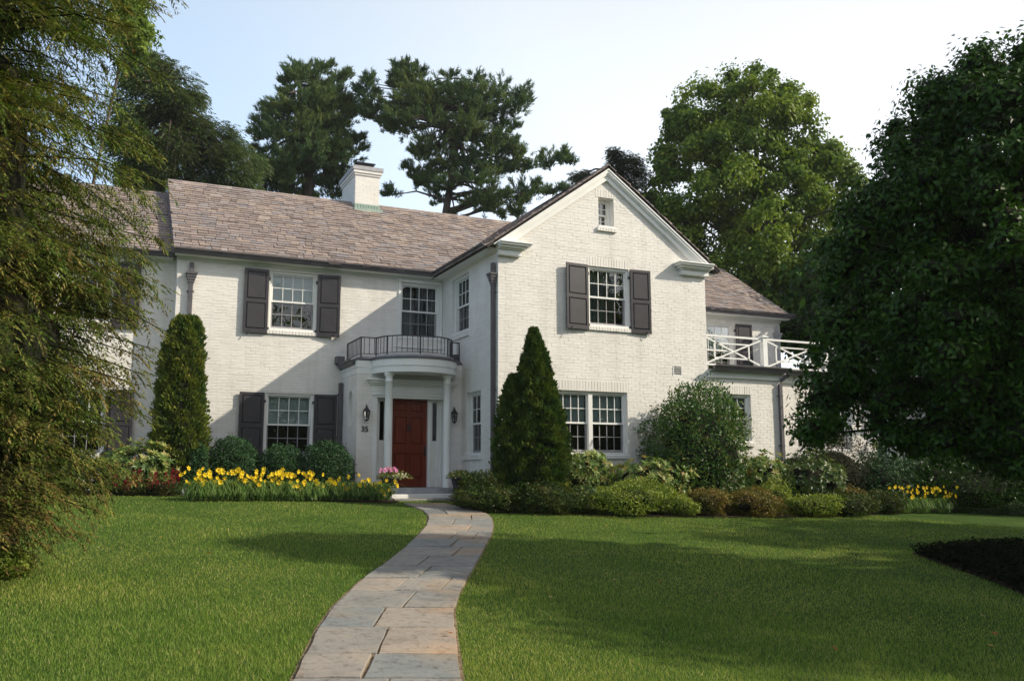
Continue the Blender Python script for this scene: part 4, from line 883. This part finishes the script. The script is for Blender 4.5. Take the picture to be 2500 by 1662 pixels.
tree('pine_tree', 'broad spreading pine between chimney and front gable', 'tree', S_([(828,185),(868,182),(885,240),(905,225),(915,150),(935,150),(975,160),(985,210),(1010,175),(1050,160),(1062,200),(1110,165),(1130,195),(1160,190),(1213,205),(1222,245),(1185,320),(1180,345),(1215,340),(1240,360),(1300,350),(1322,385),(1250,402),(1180,405),(1230,420),(1300,425),(1310,450),(1240,470),(1200,505),(1050,520),(1010,490),(990,440),(905,465),(885,450),(900,430),(960,430),(900,395),(870,372),(960,385),(950,350),(890,300),(850,290),(822,260)]), 40, 235, 5, .58, 19500, .19, .036, 'pine', gnd(1010, 40), .32, .45, style='pine', flat=.9, limbn=130)
tree('spruce_tree', 'small dark spruce tip just behind the gable peak', 'tree', S_([(1419,312),(1428,335),(1440,352),(1468,345),(1490,372),(1495,440),(1480,520),(1380,480),(1392,400),(1340,425),(1308,420),(1318,398),(1375,395),(1396,385),(1380,356),(1406,350)]), 34, 85, 2.5, .30, 6500, .24, .035, 'spruce', gnd(1425, 34), .3, .4, style='spray')
tree('maple_tree', 'large rounded maple behind the right wing', 'tree', S_([(1503,250),(1530,225),(1560,215),(1580,195),(1610,180),(1640,185),(1650,160),(1690,150),(1745,132),(1790,155),(1830,175),(1850,205),(1890,240),(1885,280),(1912,290),(1930,330),(1965,355),(1990,390),(2020,440),(2030,560),(1990,720),(1930,830),(1780,790),(1660,700),(1590,640),(1530,560),(1470,480),(1490,410),(1510,395),(1500,350),(1520,320),(1505,300)]), 34, 520, 6, .55, 128000, .175, .12, 'maple', gnd(1790, 34), .3, .35, flat=.8, limbn=90)
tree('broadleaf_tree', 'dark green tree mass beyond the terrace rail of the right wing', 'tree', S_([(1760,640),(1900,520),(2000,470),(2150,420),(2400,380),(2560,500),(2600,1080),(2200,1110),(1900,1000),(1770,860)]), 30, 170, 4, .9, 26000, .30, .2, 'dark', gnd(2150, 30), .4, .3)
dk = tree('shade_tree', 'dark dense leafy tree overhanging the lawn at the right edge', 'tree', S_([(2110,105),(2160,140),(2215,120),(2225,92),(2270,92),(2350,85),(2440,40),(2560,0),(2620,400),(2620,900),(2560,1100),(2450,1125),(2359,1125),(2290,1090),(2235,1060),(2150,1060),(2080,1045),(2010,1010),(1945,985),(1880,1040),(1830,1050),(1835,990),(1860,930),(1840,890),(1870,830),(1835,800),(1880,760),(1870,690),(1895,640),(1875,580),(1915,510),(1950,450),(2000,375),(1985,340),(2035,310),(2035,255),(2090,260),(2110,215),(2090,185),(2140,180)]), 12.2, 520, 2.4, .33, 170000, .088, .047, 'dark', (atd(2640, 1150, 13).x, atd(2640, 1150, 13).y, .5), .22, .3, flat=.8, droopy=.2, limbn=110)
# shade tree outside the frame on the right, in front of the lawn
def ball_tree(x, y, h, R, label, n=60, nl=22000, ls=.15):
    zb = float(gz(x, y)); e = empty('shade_tree', (x, y, zb), label, 'tree'); C = []
    while len(C) < n:
        p = RNG.uniform(-1, 1, 3)
        if (p**2).sum() < 1: C.append(np.array([x, y, zb+h])+p*[R, R, R*.8])
    C = np.array(C); segs = [([(x, y, zb-.2), (x+.1, y, zb+h*.5), (x, y, zb+h)], [.25, .2, .08])]+[([(x, y, zb+h*.6), tuple(c)], [.06, .01]) for c in C[:30]]
    limbs('trunk', segs, e); ci = RNG.integers(0, n, nl); u = unit(nl); P = C[ci]+u*RNG.random((nl, 1))**.5*R*.32; N = nrm(u+RNG.normal(0, .5, (nl, 3))); V, F = leafgeo(P, np.cross(N, unit(nl)), N, ls, ls*.6)
    mk('foliage', fastmesh('foliage', V, F, 'maple', RNG.random(nl), (x, y, zb)), e)
ball_tree(14.5, 2.3, 6.1, 2.8, 'leafy tree out of frame at the right shading the near lawn')
ball_tree(20.5, -1.5, 8.0, 4.2, 'tall unseen tree added right of the viewer to deepen the lawn shade', 60, 9000, .4)  # added unseen crown that keeps sky light off the shaded lawn
ball_tree(22.5, 4.0, 6.5, 4.0, 'broad unseen tree added beyond the shade tree to deepen the lawn shade', 60, 9000, .4)  # second added crown, also there to cut sky light on the lawn
for i_, (x_, y_, h_, r_) in enumerate(((-12, -32, 8, 8), (1, -34, 9, 8.5), (12, -33, 8, 8.5), (24, -33, 9, 8.5), (36, -30, 8.5, 8.5), (48, -22, 7, 7.5), (58, -8, 7, 7.5))):  # added unseen row: blocks horizon glare and gives the panes dark reflections
    ball_tree(x_, y_, h_, r_, 'added leafy tree behind the camera, number %d from the left' % (i_+1) if 0 else ['broad', 'tall', 'round', 'large', 'wide', 'bushy', 'far'][i_]+' unseen tree added behind the viewer to darken the window reflections', 50, 6000, .8)
# --- shrubs
def core(e, c, r, seed, mat='twig_shade', k=.72):
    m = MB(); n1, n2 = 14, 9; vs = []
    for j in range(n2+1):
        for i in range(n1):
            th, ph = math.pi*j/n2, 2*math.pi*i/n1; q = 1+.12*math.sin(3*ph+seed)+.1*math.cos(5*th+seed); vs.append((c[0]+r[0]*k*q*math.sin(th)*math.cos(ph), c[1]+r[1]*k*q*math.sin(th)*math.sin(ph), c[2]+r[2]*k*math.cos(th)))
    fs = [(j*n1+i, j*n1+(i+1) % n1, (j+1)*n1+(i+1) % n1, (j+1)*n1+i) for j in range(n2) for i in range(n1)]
    m.add(vs, fs); return m.obj('branches', mat, e)  # one solid dark lump, standing for the shaded inside of the shrub
seedn = [100]
def shell(c, r, n, seed, amp=.22, bottom=-.55, inner=.3):
    u = unit(int(n*1.9)); u = u[u[:, 2] > bottom][:n]; s = lumpy(u, amp, seed, 12); q = 1-inner*RNG.random(len(u))**2; q *= 1+min(amp*.32, .09)*(np.sin(u[:, 0]*13+seed)*np.sin(u[:, 1]*11)+np.sin(u[:, 2]*15+u[:, 0]*9+seed)); q = np.where(RNG.random(len(u)) < .12, q+RNG.uniform(0, .13, len(u)), q); P = np.array(c)+u*np.array(r)*(s*q)[:, None]; nr = nrm(u/np.array(r)); return P, nr
def shrub(name, label, px0, px1, pytop, Y, style, mat, n=5000, pybase=None, cat='shrub', group=None, ry=None, amp=.22):
    seedn[0] += 1; seed = seedn[0]; Y = Y+((.42 if px0 < 2250 else .8) if Y < 15.6 else .12)*(px0 > 1100); a, b = onY(px0, 1150, Y), onY(px1, 1150, Y); cx = (a.x+b.x)/2; rx = abs(b.x-a.x)/2; zb = float(gz(cx, Y)); zt = onY((px0+px1)/2, pytop, Y).z
    h = max(zt-zb, .25); e = empty(name, (cx, Y, zb), label, cat, group); rz = h*.55; c = (cx, Y, zb+h-rz); ry = ry or min(rx, 1.0)*.85; r = (rx, ry, rz)
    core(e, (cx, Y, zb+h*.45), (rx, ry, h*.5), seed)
    if style == 'leaf' or style == 'small' or style == 'big':
        L, W = {'leaf': (.05, .028), 'small': (.044, .028), 'big': (.085, .036)}[style]
        P, nr = shell(c, r, n, seed, amp, -.95, .35); N = nrm(nr+RNG.normal(0, .5, P.shape)); D = nrm(np.cross(N, unit(len(P)))+nr*.45+[0, 0, .2]); V, F = leafgeo(P, D, N, L*RNG.uniform(.6, 1.3, len(P)), W*RNG.uniform(.7, 1.2, len(P)))
        rr = np.clip(.45+.25*np.sin(P[:, 0]*9+P[:, 2]*7)+RNG.normal(0, .2, len(P)), 0, 1)
    elif style == 'rhodo':
        T_, nr = shell(c, r, n, seed, amp, -.8, .3); Vs, Fs, rs = [], [], []; k0 = 0; K = 8; tr_ = RNG.random(len(T_))
        for k in range(K):
            ang = 2*math.pi*k/K+tr_*6; A = nrm(np.cross(nr, [0, .1, 1.])+1e-3); B = np.cross(nr, A); D = nrm(A*np.cos(ang)[:, None]+B*np.sin(ang)[:, None]+nr*RNG.uniform(.1, .9, (len(T_), 1))+[0, 0, .1]); N = nrm(nr+RNG.normal(0, .15, nr.shape))
            V, F = leafgeo(T_, D, N, .115*RNG.uniform(.7, 1.2, len(T_)), .036); Vs.append(V); Fs.append(F+k0); k0 += len(V); rs.append(np.clip(tr_*.8+RNG.normal(.05, .15, len(T_)), 0, 1))
        V, F, rr = np.concatenate(Vs), np.concatenate(Fs), np.concatenate(rs)
    V[:, 2] = np.maximum(V[:, 2], zb+.01)
    mk('foliage', fastmesh('foliage', V, F, mat, rr, (cx, Y, zb)), e); return e
def arbor(name, label, prof, Y, mat, n, group=None, ysc=1.0, L=.085):
    """column of flat upright sprays; prof = [(py, pxl, pxr)] from top to bottom"""
    zs, xl, xr = [], [], []
    for py, a, b in prof: p, q = onY(a, py, Y), onY(b, py, Y); zs.append(p.z); xl.append(p.x); xr.append(q.x)
    zs, xl, xr = map(np.array, (zs[::-1], xl[::-1], xr[::-1])); cx = float((xl+xr).mean()/2); zb = float(gz(cx, Y)); e = empty(name, (cx, Y, zb), label, 'tree', group)
    zz = RNG.uniform(max(zb+.05, zs[0]-.05), zs[-1], n); l, r = np.interp(zz, zs, xl), np.interp(zz, zs, xr); th = RNG.uniform(0, 2*math.pi, n); hw_ = (r-l)/2; cc = (r+l)/2
    lump = 1+.10*np.sin(th*5+zz*6+np.sin(zz*9)*2)+.09*np.sin(th*9-zz*15)+.05*np.sin(zz*31+th*3); q = lump*(1-.22*RNG.random(n)**2)
    P = np.stack([cc+np.cos(th)*hw_*q, Y+np.sin(th)*hw_*q*ysc, zz], 1); q = np.where(RNG.random(n) < .05, q*RNG.uniform(1.02, 1.16, n), q); P = np.stack([cc+np.cos(th)*hw_*q, Y+np.sin(th)*hw_*q*ysc, zz], 1); O = np.stack([np.cos(th), np.sin(th), 0*th], 1); keep = np.sin(th) < .55; P, O = P[keep], O[keep]; m_ = len(P)
    D = nrm(O*.55+[0, 0, .8]+RNG.normal(0, .28, P.shape)); N = nrm(np.cross(D, O+RNG.normal(0, .9, P.shape))); V, F = leafgeo(P, D, N, L*RNG.uniform(.6, 1.4, m_), .042*RNG.uniform(.6, 1.3, m_))
    rr = np.clip(.45+.3*np.sin(th[keep]*5+zz[keep]*6)+RNG.normal(0, .2, m_), 0, 1); mk('foliage', fastmesh('foliage', V, F, mat, rr, (cx, Y, zb)), e)
    t = MB(); k = 12; zq = np.linspace(zs[0], zs[-1]-.02, k); L_ = np.interp(zq, zs, xl); R_ = np.interp(zq, zs, xr); t.tube([(float((a+b)/2), Y, float(z)) for a, b, z in zip(L_, R_, zq)], [float(max((b-a)/2*.78, .02)) for a, b in zip(L_, R_)], 12); t.obj('branches', 'twig_shade', e)  # single solid dark core inside the column, no separate limbs
arbor('arborvitae', 'tall column arborvitae left of the main front beside the downpipe', [(775,438,474),(790,425,486),(850,402,492),(930,390,495),(1030,378,498),(1100,372,502),(1150,385,498),(1185,400,480)], 19.3, 'arbor', 21000, ysc=.8)
arbor('arborvitae', 'tall pointed arborvitae in front of the gable wall', [(806,1301,1306),(830,1292,1315),(870,1283,1329),(930,1268,1342),(1000,1262,1362),(1070,1255,1376),(1130,1262,1376),(1180,1275,1365),(1200,1285,1350)], 15.7, 'arbor2', 24000, ysc=.85)
arbor('arborvitae', 'shorter arborvitae joined to the left of the pointed one by the gable', [(920,1249,1257),(950,1238,1275),(1010,1222,1300),(1080,1213,1310),(1140,1213,1310),(1180,1225,1300),(1200,1235,1290)], 15.85, 'arbor2', 13000)
rh = shrub
rh('boxwood', 'round boxwood ball nearest the column arborvitae', 500, 628, 1066, 19.45, 'small', 'box', 11000, group='clipped boxwoods under the lower window', amp=.1)
rh('boxwood', 'low middle boxwood ball under the lower front window', 622, 742, 1087, 19.35, 'small', 'box', 11000, group='clipped boxwoods under the lower window', amp=.1)
rh('boxwood', 'large boxwood ball nearest the portico', 732, 858, 1077, 19.1, 'small', 'box', 12000, group='clipped boxwoods under the lower window', amp=.1)
rh('rhododendron', 'yellow green rhododendron at the left end of the front bed', 225, 425, 1096, 19.2, 'rhodo', 'rhodo', 620)
rh('rhododendron', 'rhododendron mostly hidden behind the hemlock branches', 60, 235, 1100, 19.3, 'rhodo', 'rhodod', 420)
rh('juniper_shrub', 'low blue green shrub at the foot of the column arborvitae', 455, 512, 1080, 19.0, 'small', 'box', 4500)
rh('rose_bush', 'airy dark bush with pinkish flecks right of the steps', 1118, 1225, 1160, 17.0, 'leaf', 'azdark', 6500, amp=.35)
rh('azalea', 'dark low azalea hedge nearest the path', 1112, 1285, 1183, 15.45, 'leaf', 'azdark', 9000, amp=.34)
rh('azalea', 'dark low azalea with green top below the arborvitae pair', 1255, 1408, 1180, 15.0, 'leaf', 'azdark', 8500, amp=.34)
rh('rhododendron', 'tall yellow green rhododendron left of the double window sill', 1362, 1482, 1098, 16.3, 'rhodo', 'rhodo', 520)
rh('rhododendron', 'wide rhododendron below the double window with bronze shoots', 1478, 1665, 1122, 16.0, 'rhodo', 'rhodo', 760)
rh('rhododendron', 'small rhododendron in front between arborvitae and bright azalea', 1385, 1470, 1190, 15.0, 'rhodo', 'rhodod', 260)
rh('azalea', 'bright yellow green azalea mound in front of the wide rhododendron', 1425, 1632, 1180, 14.8, 'leaf', 'azalea', 11000, amp=.34)
rh('azalea', 'small golden azalea left of the bronze azaleas', 1612, 1690, 1212, 14.55, 'leaf', 'azalea', 4000, amp=.34)
rh('azalea', 'golden bronze azalea below the holly', 1668, 1778, 1195, 14.6, 'leaf', 'azold', 6500, amp=.34)
rh('azalea', 'reddish bronze azalea right of the holly', 1768, 1885, 1197, 14.5, 'leaf', 'azold', 6500, amp=.34)
rh('holly_shrub', 'large round glossy holly beside the lower right window', 1600, 1812, 940, 16.2, 'big', 'holly', 17000, ry=.85, amp=.2)
rh('rhododendron', 'yellow green rhododendron directly right of the holly', 1800, 1912, 1113, 16.2, 'rhodo', 'rhodo', 430)
rh('rhododendron', 'green rhododendron at the foot of the right downpipe', 1898, 2048, 1112, 15.9, 'rhodo', 'rhodod', 620)
rh('azalea', 'yellow topped azalea behind the reddish bronze one', 1848, 1925, 1185, 14.9, 'leaf', 'azalea', 3500, amp=.34)
rh('azalea', 'green azalea mound below the right rhododendrons', 1905, 2025, 1208, 14.5, 'leaf', 'azalea', 6000, amp=.34)
rh('azalea', 'dull brownish azalea left of the dark gap', 2005, 2108, 1208, 14.5, 'leaf', 'azdark', 5500, amp=.34)
rh('azalea', 'small yellow tipped azalea above the brownish one', 2050, 2118, 1192, 15.0, 'leaf', 'azold', 3000, amp=.34)
rh('false_cypress', 'brownish green feathery shrub below the sunroom window', 1962, 2100, 1070, 16.6, 'leaf', 'cedar', 8000)
rh('laurel_shrub', 'deep green laurel right of the feathery shrub', 2078, 2215, 1110, 16.3, 'big', 'box', 5500)
rh('laurel_shrub', 'shaded dark laurel at the end of the right bed', 2195, 2350, 1100, 16.2, 'big', 'dark', 5500)
rh('low_shrub', 'grayish low shrub left of the right daylilies', 2108, 2190, 1195, 14.9, 'leaf', 'azdark', 4000)
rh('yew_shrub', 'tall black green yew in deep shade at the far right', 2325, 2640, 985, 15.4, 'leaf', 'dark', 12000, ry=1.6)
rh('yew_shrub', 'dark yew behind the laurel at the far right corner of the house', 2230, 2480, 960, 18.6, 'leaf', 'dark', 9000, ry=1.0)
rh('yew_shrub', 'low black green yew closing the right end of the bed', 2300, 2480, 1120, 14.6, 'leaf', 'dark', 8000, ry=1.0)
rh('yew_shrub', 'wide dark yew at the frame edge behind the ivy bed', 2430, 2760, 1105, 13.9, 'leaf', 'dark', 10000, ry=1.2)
rh('privet_shrub', 'low yellow green bush at the bottom of the left edge', -120, 82, 1345, 9.9, 'leaf', 'azalea', 9000)
rh('hosta_plant', 'light green leafy clump at the left end of the lawn edge', 232, 280, 1190, 18.9, 'leaf', 'azalea', 1500, cat='plant')
rh('astilbe_plant', 'left astilbe clump with dark red plumes', 270, 352, 1178, 18.9, 'leaf', 'astil', 3200, cat='plant', group='red astilbes in the left bed')
rh('astilbe_plant', 'right astilbe clump with dark red plumes near the arborvitae', 358, 440, 1178, 18.8, 'leaf', 'astil', 3200, cat='plant', group='red astilbes in the left bed')
def plumes(par, px0, px1, n):
    for i in range(n):
        px = random.uniform(px0, px1); p = onY(px, random.uniform(1168, 1190), 18.45+random.uniform(-.2, .15)); k = 46; t = RNG.random(k); a = RNG.uniform(0, 6.28, k); h = random.uniform(.18, .28)
        P = np.stack([p.x+np.cos(a)*.045*(1-t), p.y+np.sin(a)*.035*(1-t), p.z-.04+h*1.15*t], 1); O = nrm(np.stack([np.cos(a), np.sin(a), 1+0*a], 1)); V, F = leafgeo(P, O, unit(k), .04, .018)
        mk('flower_plume', fastmesh('flower_plume', V, F, 'plume', RNG.random(k), tuple(base_of(par))), par)
ast = [o for o in bpy.data.objects if o.name.startswith('astilbe_plant')]
ast.sort(key=lambda o: o.location.x); plumes(ast[0], 280, 350, 6); plumes(ast[1], 362, 438, 7)
# small red flowers glimpsed behind the hemlock are part of a third clump
# --- daylilies
def flower_mesh():
    m = MB()
    for k in range(6):
        a = k*math.pi/3; c, s = math.cos(a), math.sin(a); w_ = .020 if k % 2 else .015
        pts = [(0, -.03, .004), (.028, -.0, w_), (.056, .014, w_*.9), (.072, .006, .002)]
        vs = []
        for r_, z_, ww in pts: vs += [(c*r_-s*ww, z_*0-(.03+z_)*1.0+.0, s*r_+c*ww), (c*r_+s*ww, -(.03+z_), s*r_-c*ww)]
        m.add(vs, [(2*i, 2*i+1, 2*i+3, 2*i+2) for i in range(3)], .3+.1*k)
    return m.mesh('flower', M['yellow'], (0, 0, 0))
FM = flower_mesh()
def daylily(label, px, Y, pyflower, nfl, width=.48, h=.64, seed=0, group='yellow daylilies along the left bed', fscale=1.0):
    Y = G(px, 1226 if px < 1000 else 1256).y+.34; c = onY(px, 1150, Y); zb = float(gz(c.x, Y)); e = empty('daylily_plant', (c.x, Y, zb), label, 'plant', group); n = 300; seg = 5
    a = RNG.uniform(0, 2*math.pi, n); R = RNG.uniform(.3, 1, n)*width; H = h*RNG.uniform(.5, 1.1, n); bx0 = RNG.normal(0, width*.28, n); by0 = RNG.normal(0, width*.22, n); Vs = []
    t = np.linspace(0, 1, seg+1); wv = RNG.uniform(.008, .014, n)
    for tt in t:
        x = c.x+bx0*.8+np.cos(a)*R*tt**1.15; y = Y+by0*.8+np.sin(a)*R*tt**1.15; z = zb+H*(1.95*tt-1.72*tt**2); z = np.maximum(z, zb+.02); wd = wv*(1-tt*.85); Vs.append(np.stack([np.stack([x-np.sin(a)*wd, y+np.cos(a)*wd, z], 1), np.stack([x+np.sin(a)*wd, y-np.cos(a)*wd, z], 1)], 1))
    V = np.stack(Vs, 1).reshape(-1, 3); base_i = np.arange(n)*(seg+1)*2; F = np.concatenate([np.stack([base_i+2*k, base_i+2*k+1, base_i+2*k+3, base_i+2*k+2], 1) for k in range(seg)])
    mk('leaves', fastmesh('leaves', V, F, 'lilyleaf', RNG.random(len(F)), (c.x, Y, zb)), e); sc = MB()
    for i in range(int(nfl*1.5)):
        fx = c.x+random.uniform(-1, 1)*width*.95; fy = Y-.05+random.uniform(-.28, .2); fz_ = onY(px, pyflower, Y).z-.02+random.uniform(-.17, .13); sc.tube([(c.x+random.uniform(-.1, .1), Y, zb+.1), ((c.x+fx)/2, (Y+fy)/2, (zb+fz_)/2+.1), (fx, fy, fz_-.02)], .004, 4)
        o = mk('flower', FM, e, loc=(fx, fy, fz_)); k = random.uniform(.5, .82)*fscale; o.scale = (k, k, k); o.rotation_euler = (random.uniform(-.5, .3), random.uniform(0, 6), random.uniform(-.7, .9))
    sc.obj('flower_stalks', 'lilyleaf', e)
locs = [(492, 18.95, 1157, 10, 'leftmost yellow daylily clump beside the arborvitae'), (530, 18.85, 1158, 17, 'second yellow daylily clump below the left boxwood'), (590, 18.75, 1158, 18, 'third yellow daylily clump from the arborvitae'),
        (645, 18.65, 1161, 18, 'yellow daylily clump below the middle boxwood'), (700, 18.5, 1165, 17, 'yellow daylily clump under the right side of the lower window'), (760, 18.4, 1168, 16, 'yellow daylily clump below the large boxwood'),
        (820, 18.25, 1172, 10, 'yellow daylily clump in front of the portico corner'), (868, 18.15, 1175, 10, 'dense yellow daylily clump left of the house number pier'), (915, 18.0, 1185, 12, 'rightmost yellow daylily clump next to the left urn')]
for px, Y, py, nf, lb in locs: daylily(lb, px, Y, py, nf)
for px, lb in ((2195, 'left daylily clump in the shaded right bed'), (2240, 'middle daylily clump in the shaded right bed'), (2290, 'right daylily clump in the shaded right bed beside the laurel')):
    daylily(lb, px, 14.75, 1198, 11, group='yellow daylilies in the shaded right bed', width=.36, h=.60)
# --- petunias in the urns
def petunias(p, label, cols, spread=.3):
    e = empty('petunia_plant', p, label, 'flowers', 'petunias in the urns'); n = 900; u = unit(n); u[:, 2] = abs(u[:, 2]); P = np.array(p)+u*np.array([spread, spread*.8, .16])*RNG.random((n, 1))**.4; P[:, 0] += .10*RNG.random(n)*(RNG.random(n) < .4)*2
    V, F = leafgeo(P, u+RNG.normal(0, .5, u.shape), unit(n), .045, .022); mk('leaves', fastmesh('leaves', V, F, 'rhodo', RNG.random(n), tuple(p)), e)
    for mat, cnt in cols:
        for i in range(cnt):
            a = random.uniform(0, 6.28); r_ = random.uniform(.2, 1); top = mat == 'pink'; q = Vector(p)+Vector((math.cos(a)*spread*r_*.85-(.06 if top else -.12), math.sin(a)*spread*r_*.6-.06, (.17 if top else .05)+random.uniform(-.03, .05)))
            m = MB(); k = 5; vs = [(q.x, q.y, q.z)]
            d = Vector((random.uniform(-.4, .4), -1, random.uniform(.0, .6))).normalized(); s1 = d.cross(Vector((0, 0, 1))).normalized(); s2 = d.cross(s1); sz = .034 if top else .02
            ring_ = [q+d*.014+(s1*math.cos(j*2*math.pi/10)+s2*math.sin(j*2*math.pi/10))*sz*(1 if j % 2 else .72) for j in range(10)]; vs += [tuple(v) for v in ring_]
            m.add(vs, [(0, 1+j, 1+(j+1) % 10) for j in range(10)], random.random()); m.obj('flower', mat, e)
petunias(tuple(U1), 'pink and white petunias spilling from the left urn', (('pink', 34), ('white', 40)), .27)
petunias(tuple(U2), 'pale trailing flowers in the right urn', (('white', 10),), .26)
# --- ivy under the shade tree
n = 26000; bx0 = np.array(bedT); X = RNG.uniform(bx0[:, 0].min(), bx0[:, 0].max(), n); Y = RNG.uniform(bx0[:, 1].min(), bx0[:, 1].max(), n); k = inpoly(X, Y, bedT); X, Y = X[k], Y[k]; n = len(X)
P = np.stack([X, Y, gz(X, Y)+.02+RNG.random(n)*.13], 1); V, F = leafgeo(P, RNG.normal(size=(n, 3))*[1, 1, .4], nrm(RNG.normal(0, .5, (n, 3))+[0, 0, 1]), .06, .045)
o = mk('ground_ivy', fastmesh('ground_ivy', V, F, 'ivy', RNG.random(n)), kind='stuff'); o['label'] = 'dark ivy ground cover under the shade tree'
# --- path light and fallen leaves
q = onY(449, 1150, 18.6); zb = float(gz(q.x, 18.6)); e = empty('path_light', (q.x, 18.6, zb), 'small black and white path light in front of the arborvitae', 'garden light')
m = MB(); m.tube([(q.x, 18.6, zb-.05), (q.x, 18.6, zb+.33)], .012, 8); m.lathe(q.x, 18.6, [(0, zb+.36), (.045, zb+.33), (0, zb+.33)], 10); m.obj('stake', 'iron', e); m = MB(); m.lathe(q.x, 18.6, [(0, zb+.06), (.022, zb+.06), (.022, zb+.13), (0, zb+.13)], 10); m.obj('lens', 'trim', e)
fl = [(380,1232),(420,1246),(697,1242),(880,1240),(393,1320),(300,1325),(510,1360),(1310,1265),(1360,1268),(1480,1290),(1280,1455),(1345,1470),(1275,1490),(1480,1410),(1500,1425),(1610,1430),(1690,1475),(1730,1480),(1745,1462),(1980,1462),(2040,1455),(2150,1405),(2225,1520),(2400,1515),(2430,1560),(2420,1590),(1960,1602),(2040,1598),(2435,1470),(1890,1512),(2275,1625),(1495,1310),(140,1390),(1100,1560)]
lm = []
for k in range(3):
    m = MB(); m.add([(-.05, 0, .004), (-.02, .03, .014), (.012, .036, .006), (.05, .006, .018), (.02, -.034, .008), (-.02, -.026, .016)], [(0, 1, 5), (1, 2, 4, 5), (2, 3, 4)], [.1, .5, .9][k]); lm.append(m.mesh('fallen_leaf', M['fallen'], (0, 0, 0)))
for i, (px, py) in enumerate(fl):
    p = G(px, py); k = i % 3; o = mk('fallen_leaf', lm[k], loc=(p.x, p.y, p.z+.045)); o.rotation_euler = (random.uniform(-.3, .3), random.uniform(-.3, .3), random.uniform(0, 6)); s = random.uniform(.35, .75); o.scale = (s, s, s)
    side = 'left of the path' if px < 1090 else 'right of the path'; c = ['reddish', 'yellowish brown', 'pale tan'][k]
    tag(o, 'small %s fallen leaf on the lawn %s' % (c, side), 'leaf', '%s fallen leaves %s' % (c, side))
hz = MB(); hz.box(-185, 225, -125, 405, -4.5, 28)
hm = bpy.data.materials.new('summer_haze'); hm.use_nodes = True; hn = hm.node_tree; hn.nodes.clear(); ho = hn.nodes.new('ShaderNodeOutputMaterial'); hv = hn.nodes.new('ShaderNodeVolumePrincipled')
hv.inputs['Color'].default_value = (.92, .95, 1, 1); hv.inputs['Density'].default_value = .0004; hv.inputs['Anisotropy'].default_value = .2; hn.links.new(hv.outputs[0], ho.inputs['Volume'])
ho_ = hz.obj('haze', hm, kind='stuff'); ho_['label'] = 'thin summer haze over the whole garden'
print('TRIS', sum(len(o.data.loops)-2*len(o.data.polygons) for o in bpy.data.objects if o.type == 'MESH'), 'OBJS', len(bpy.data.objects))
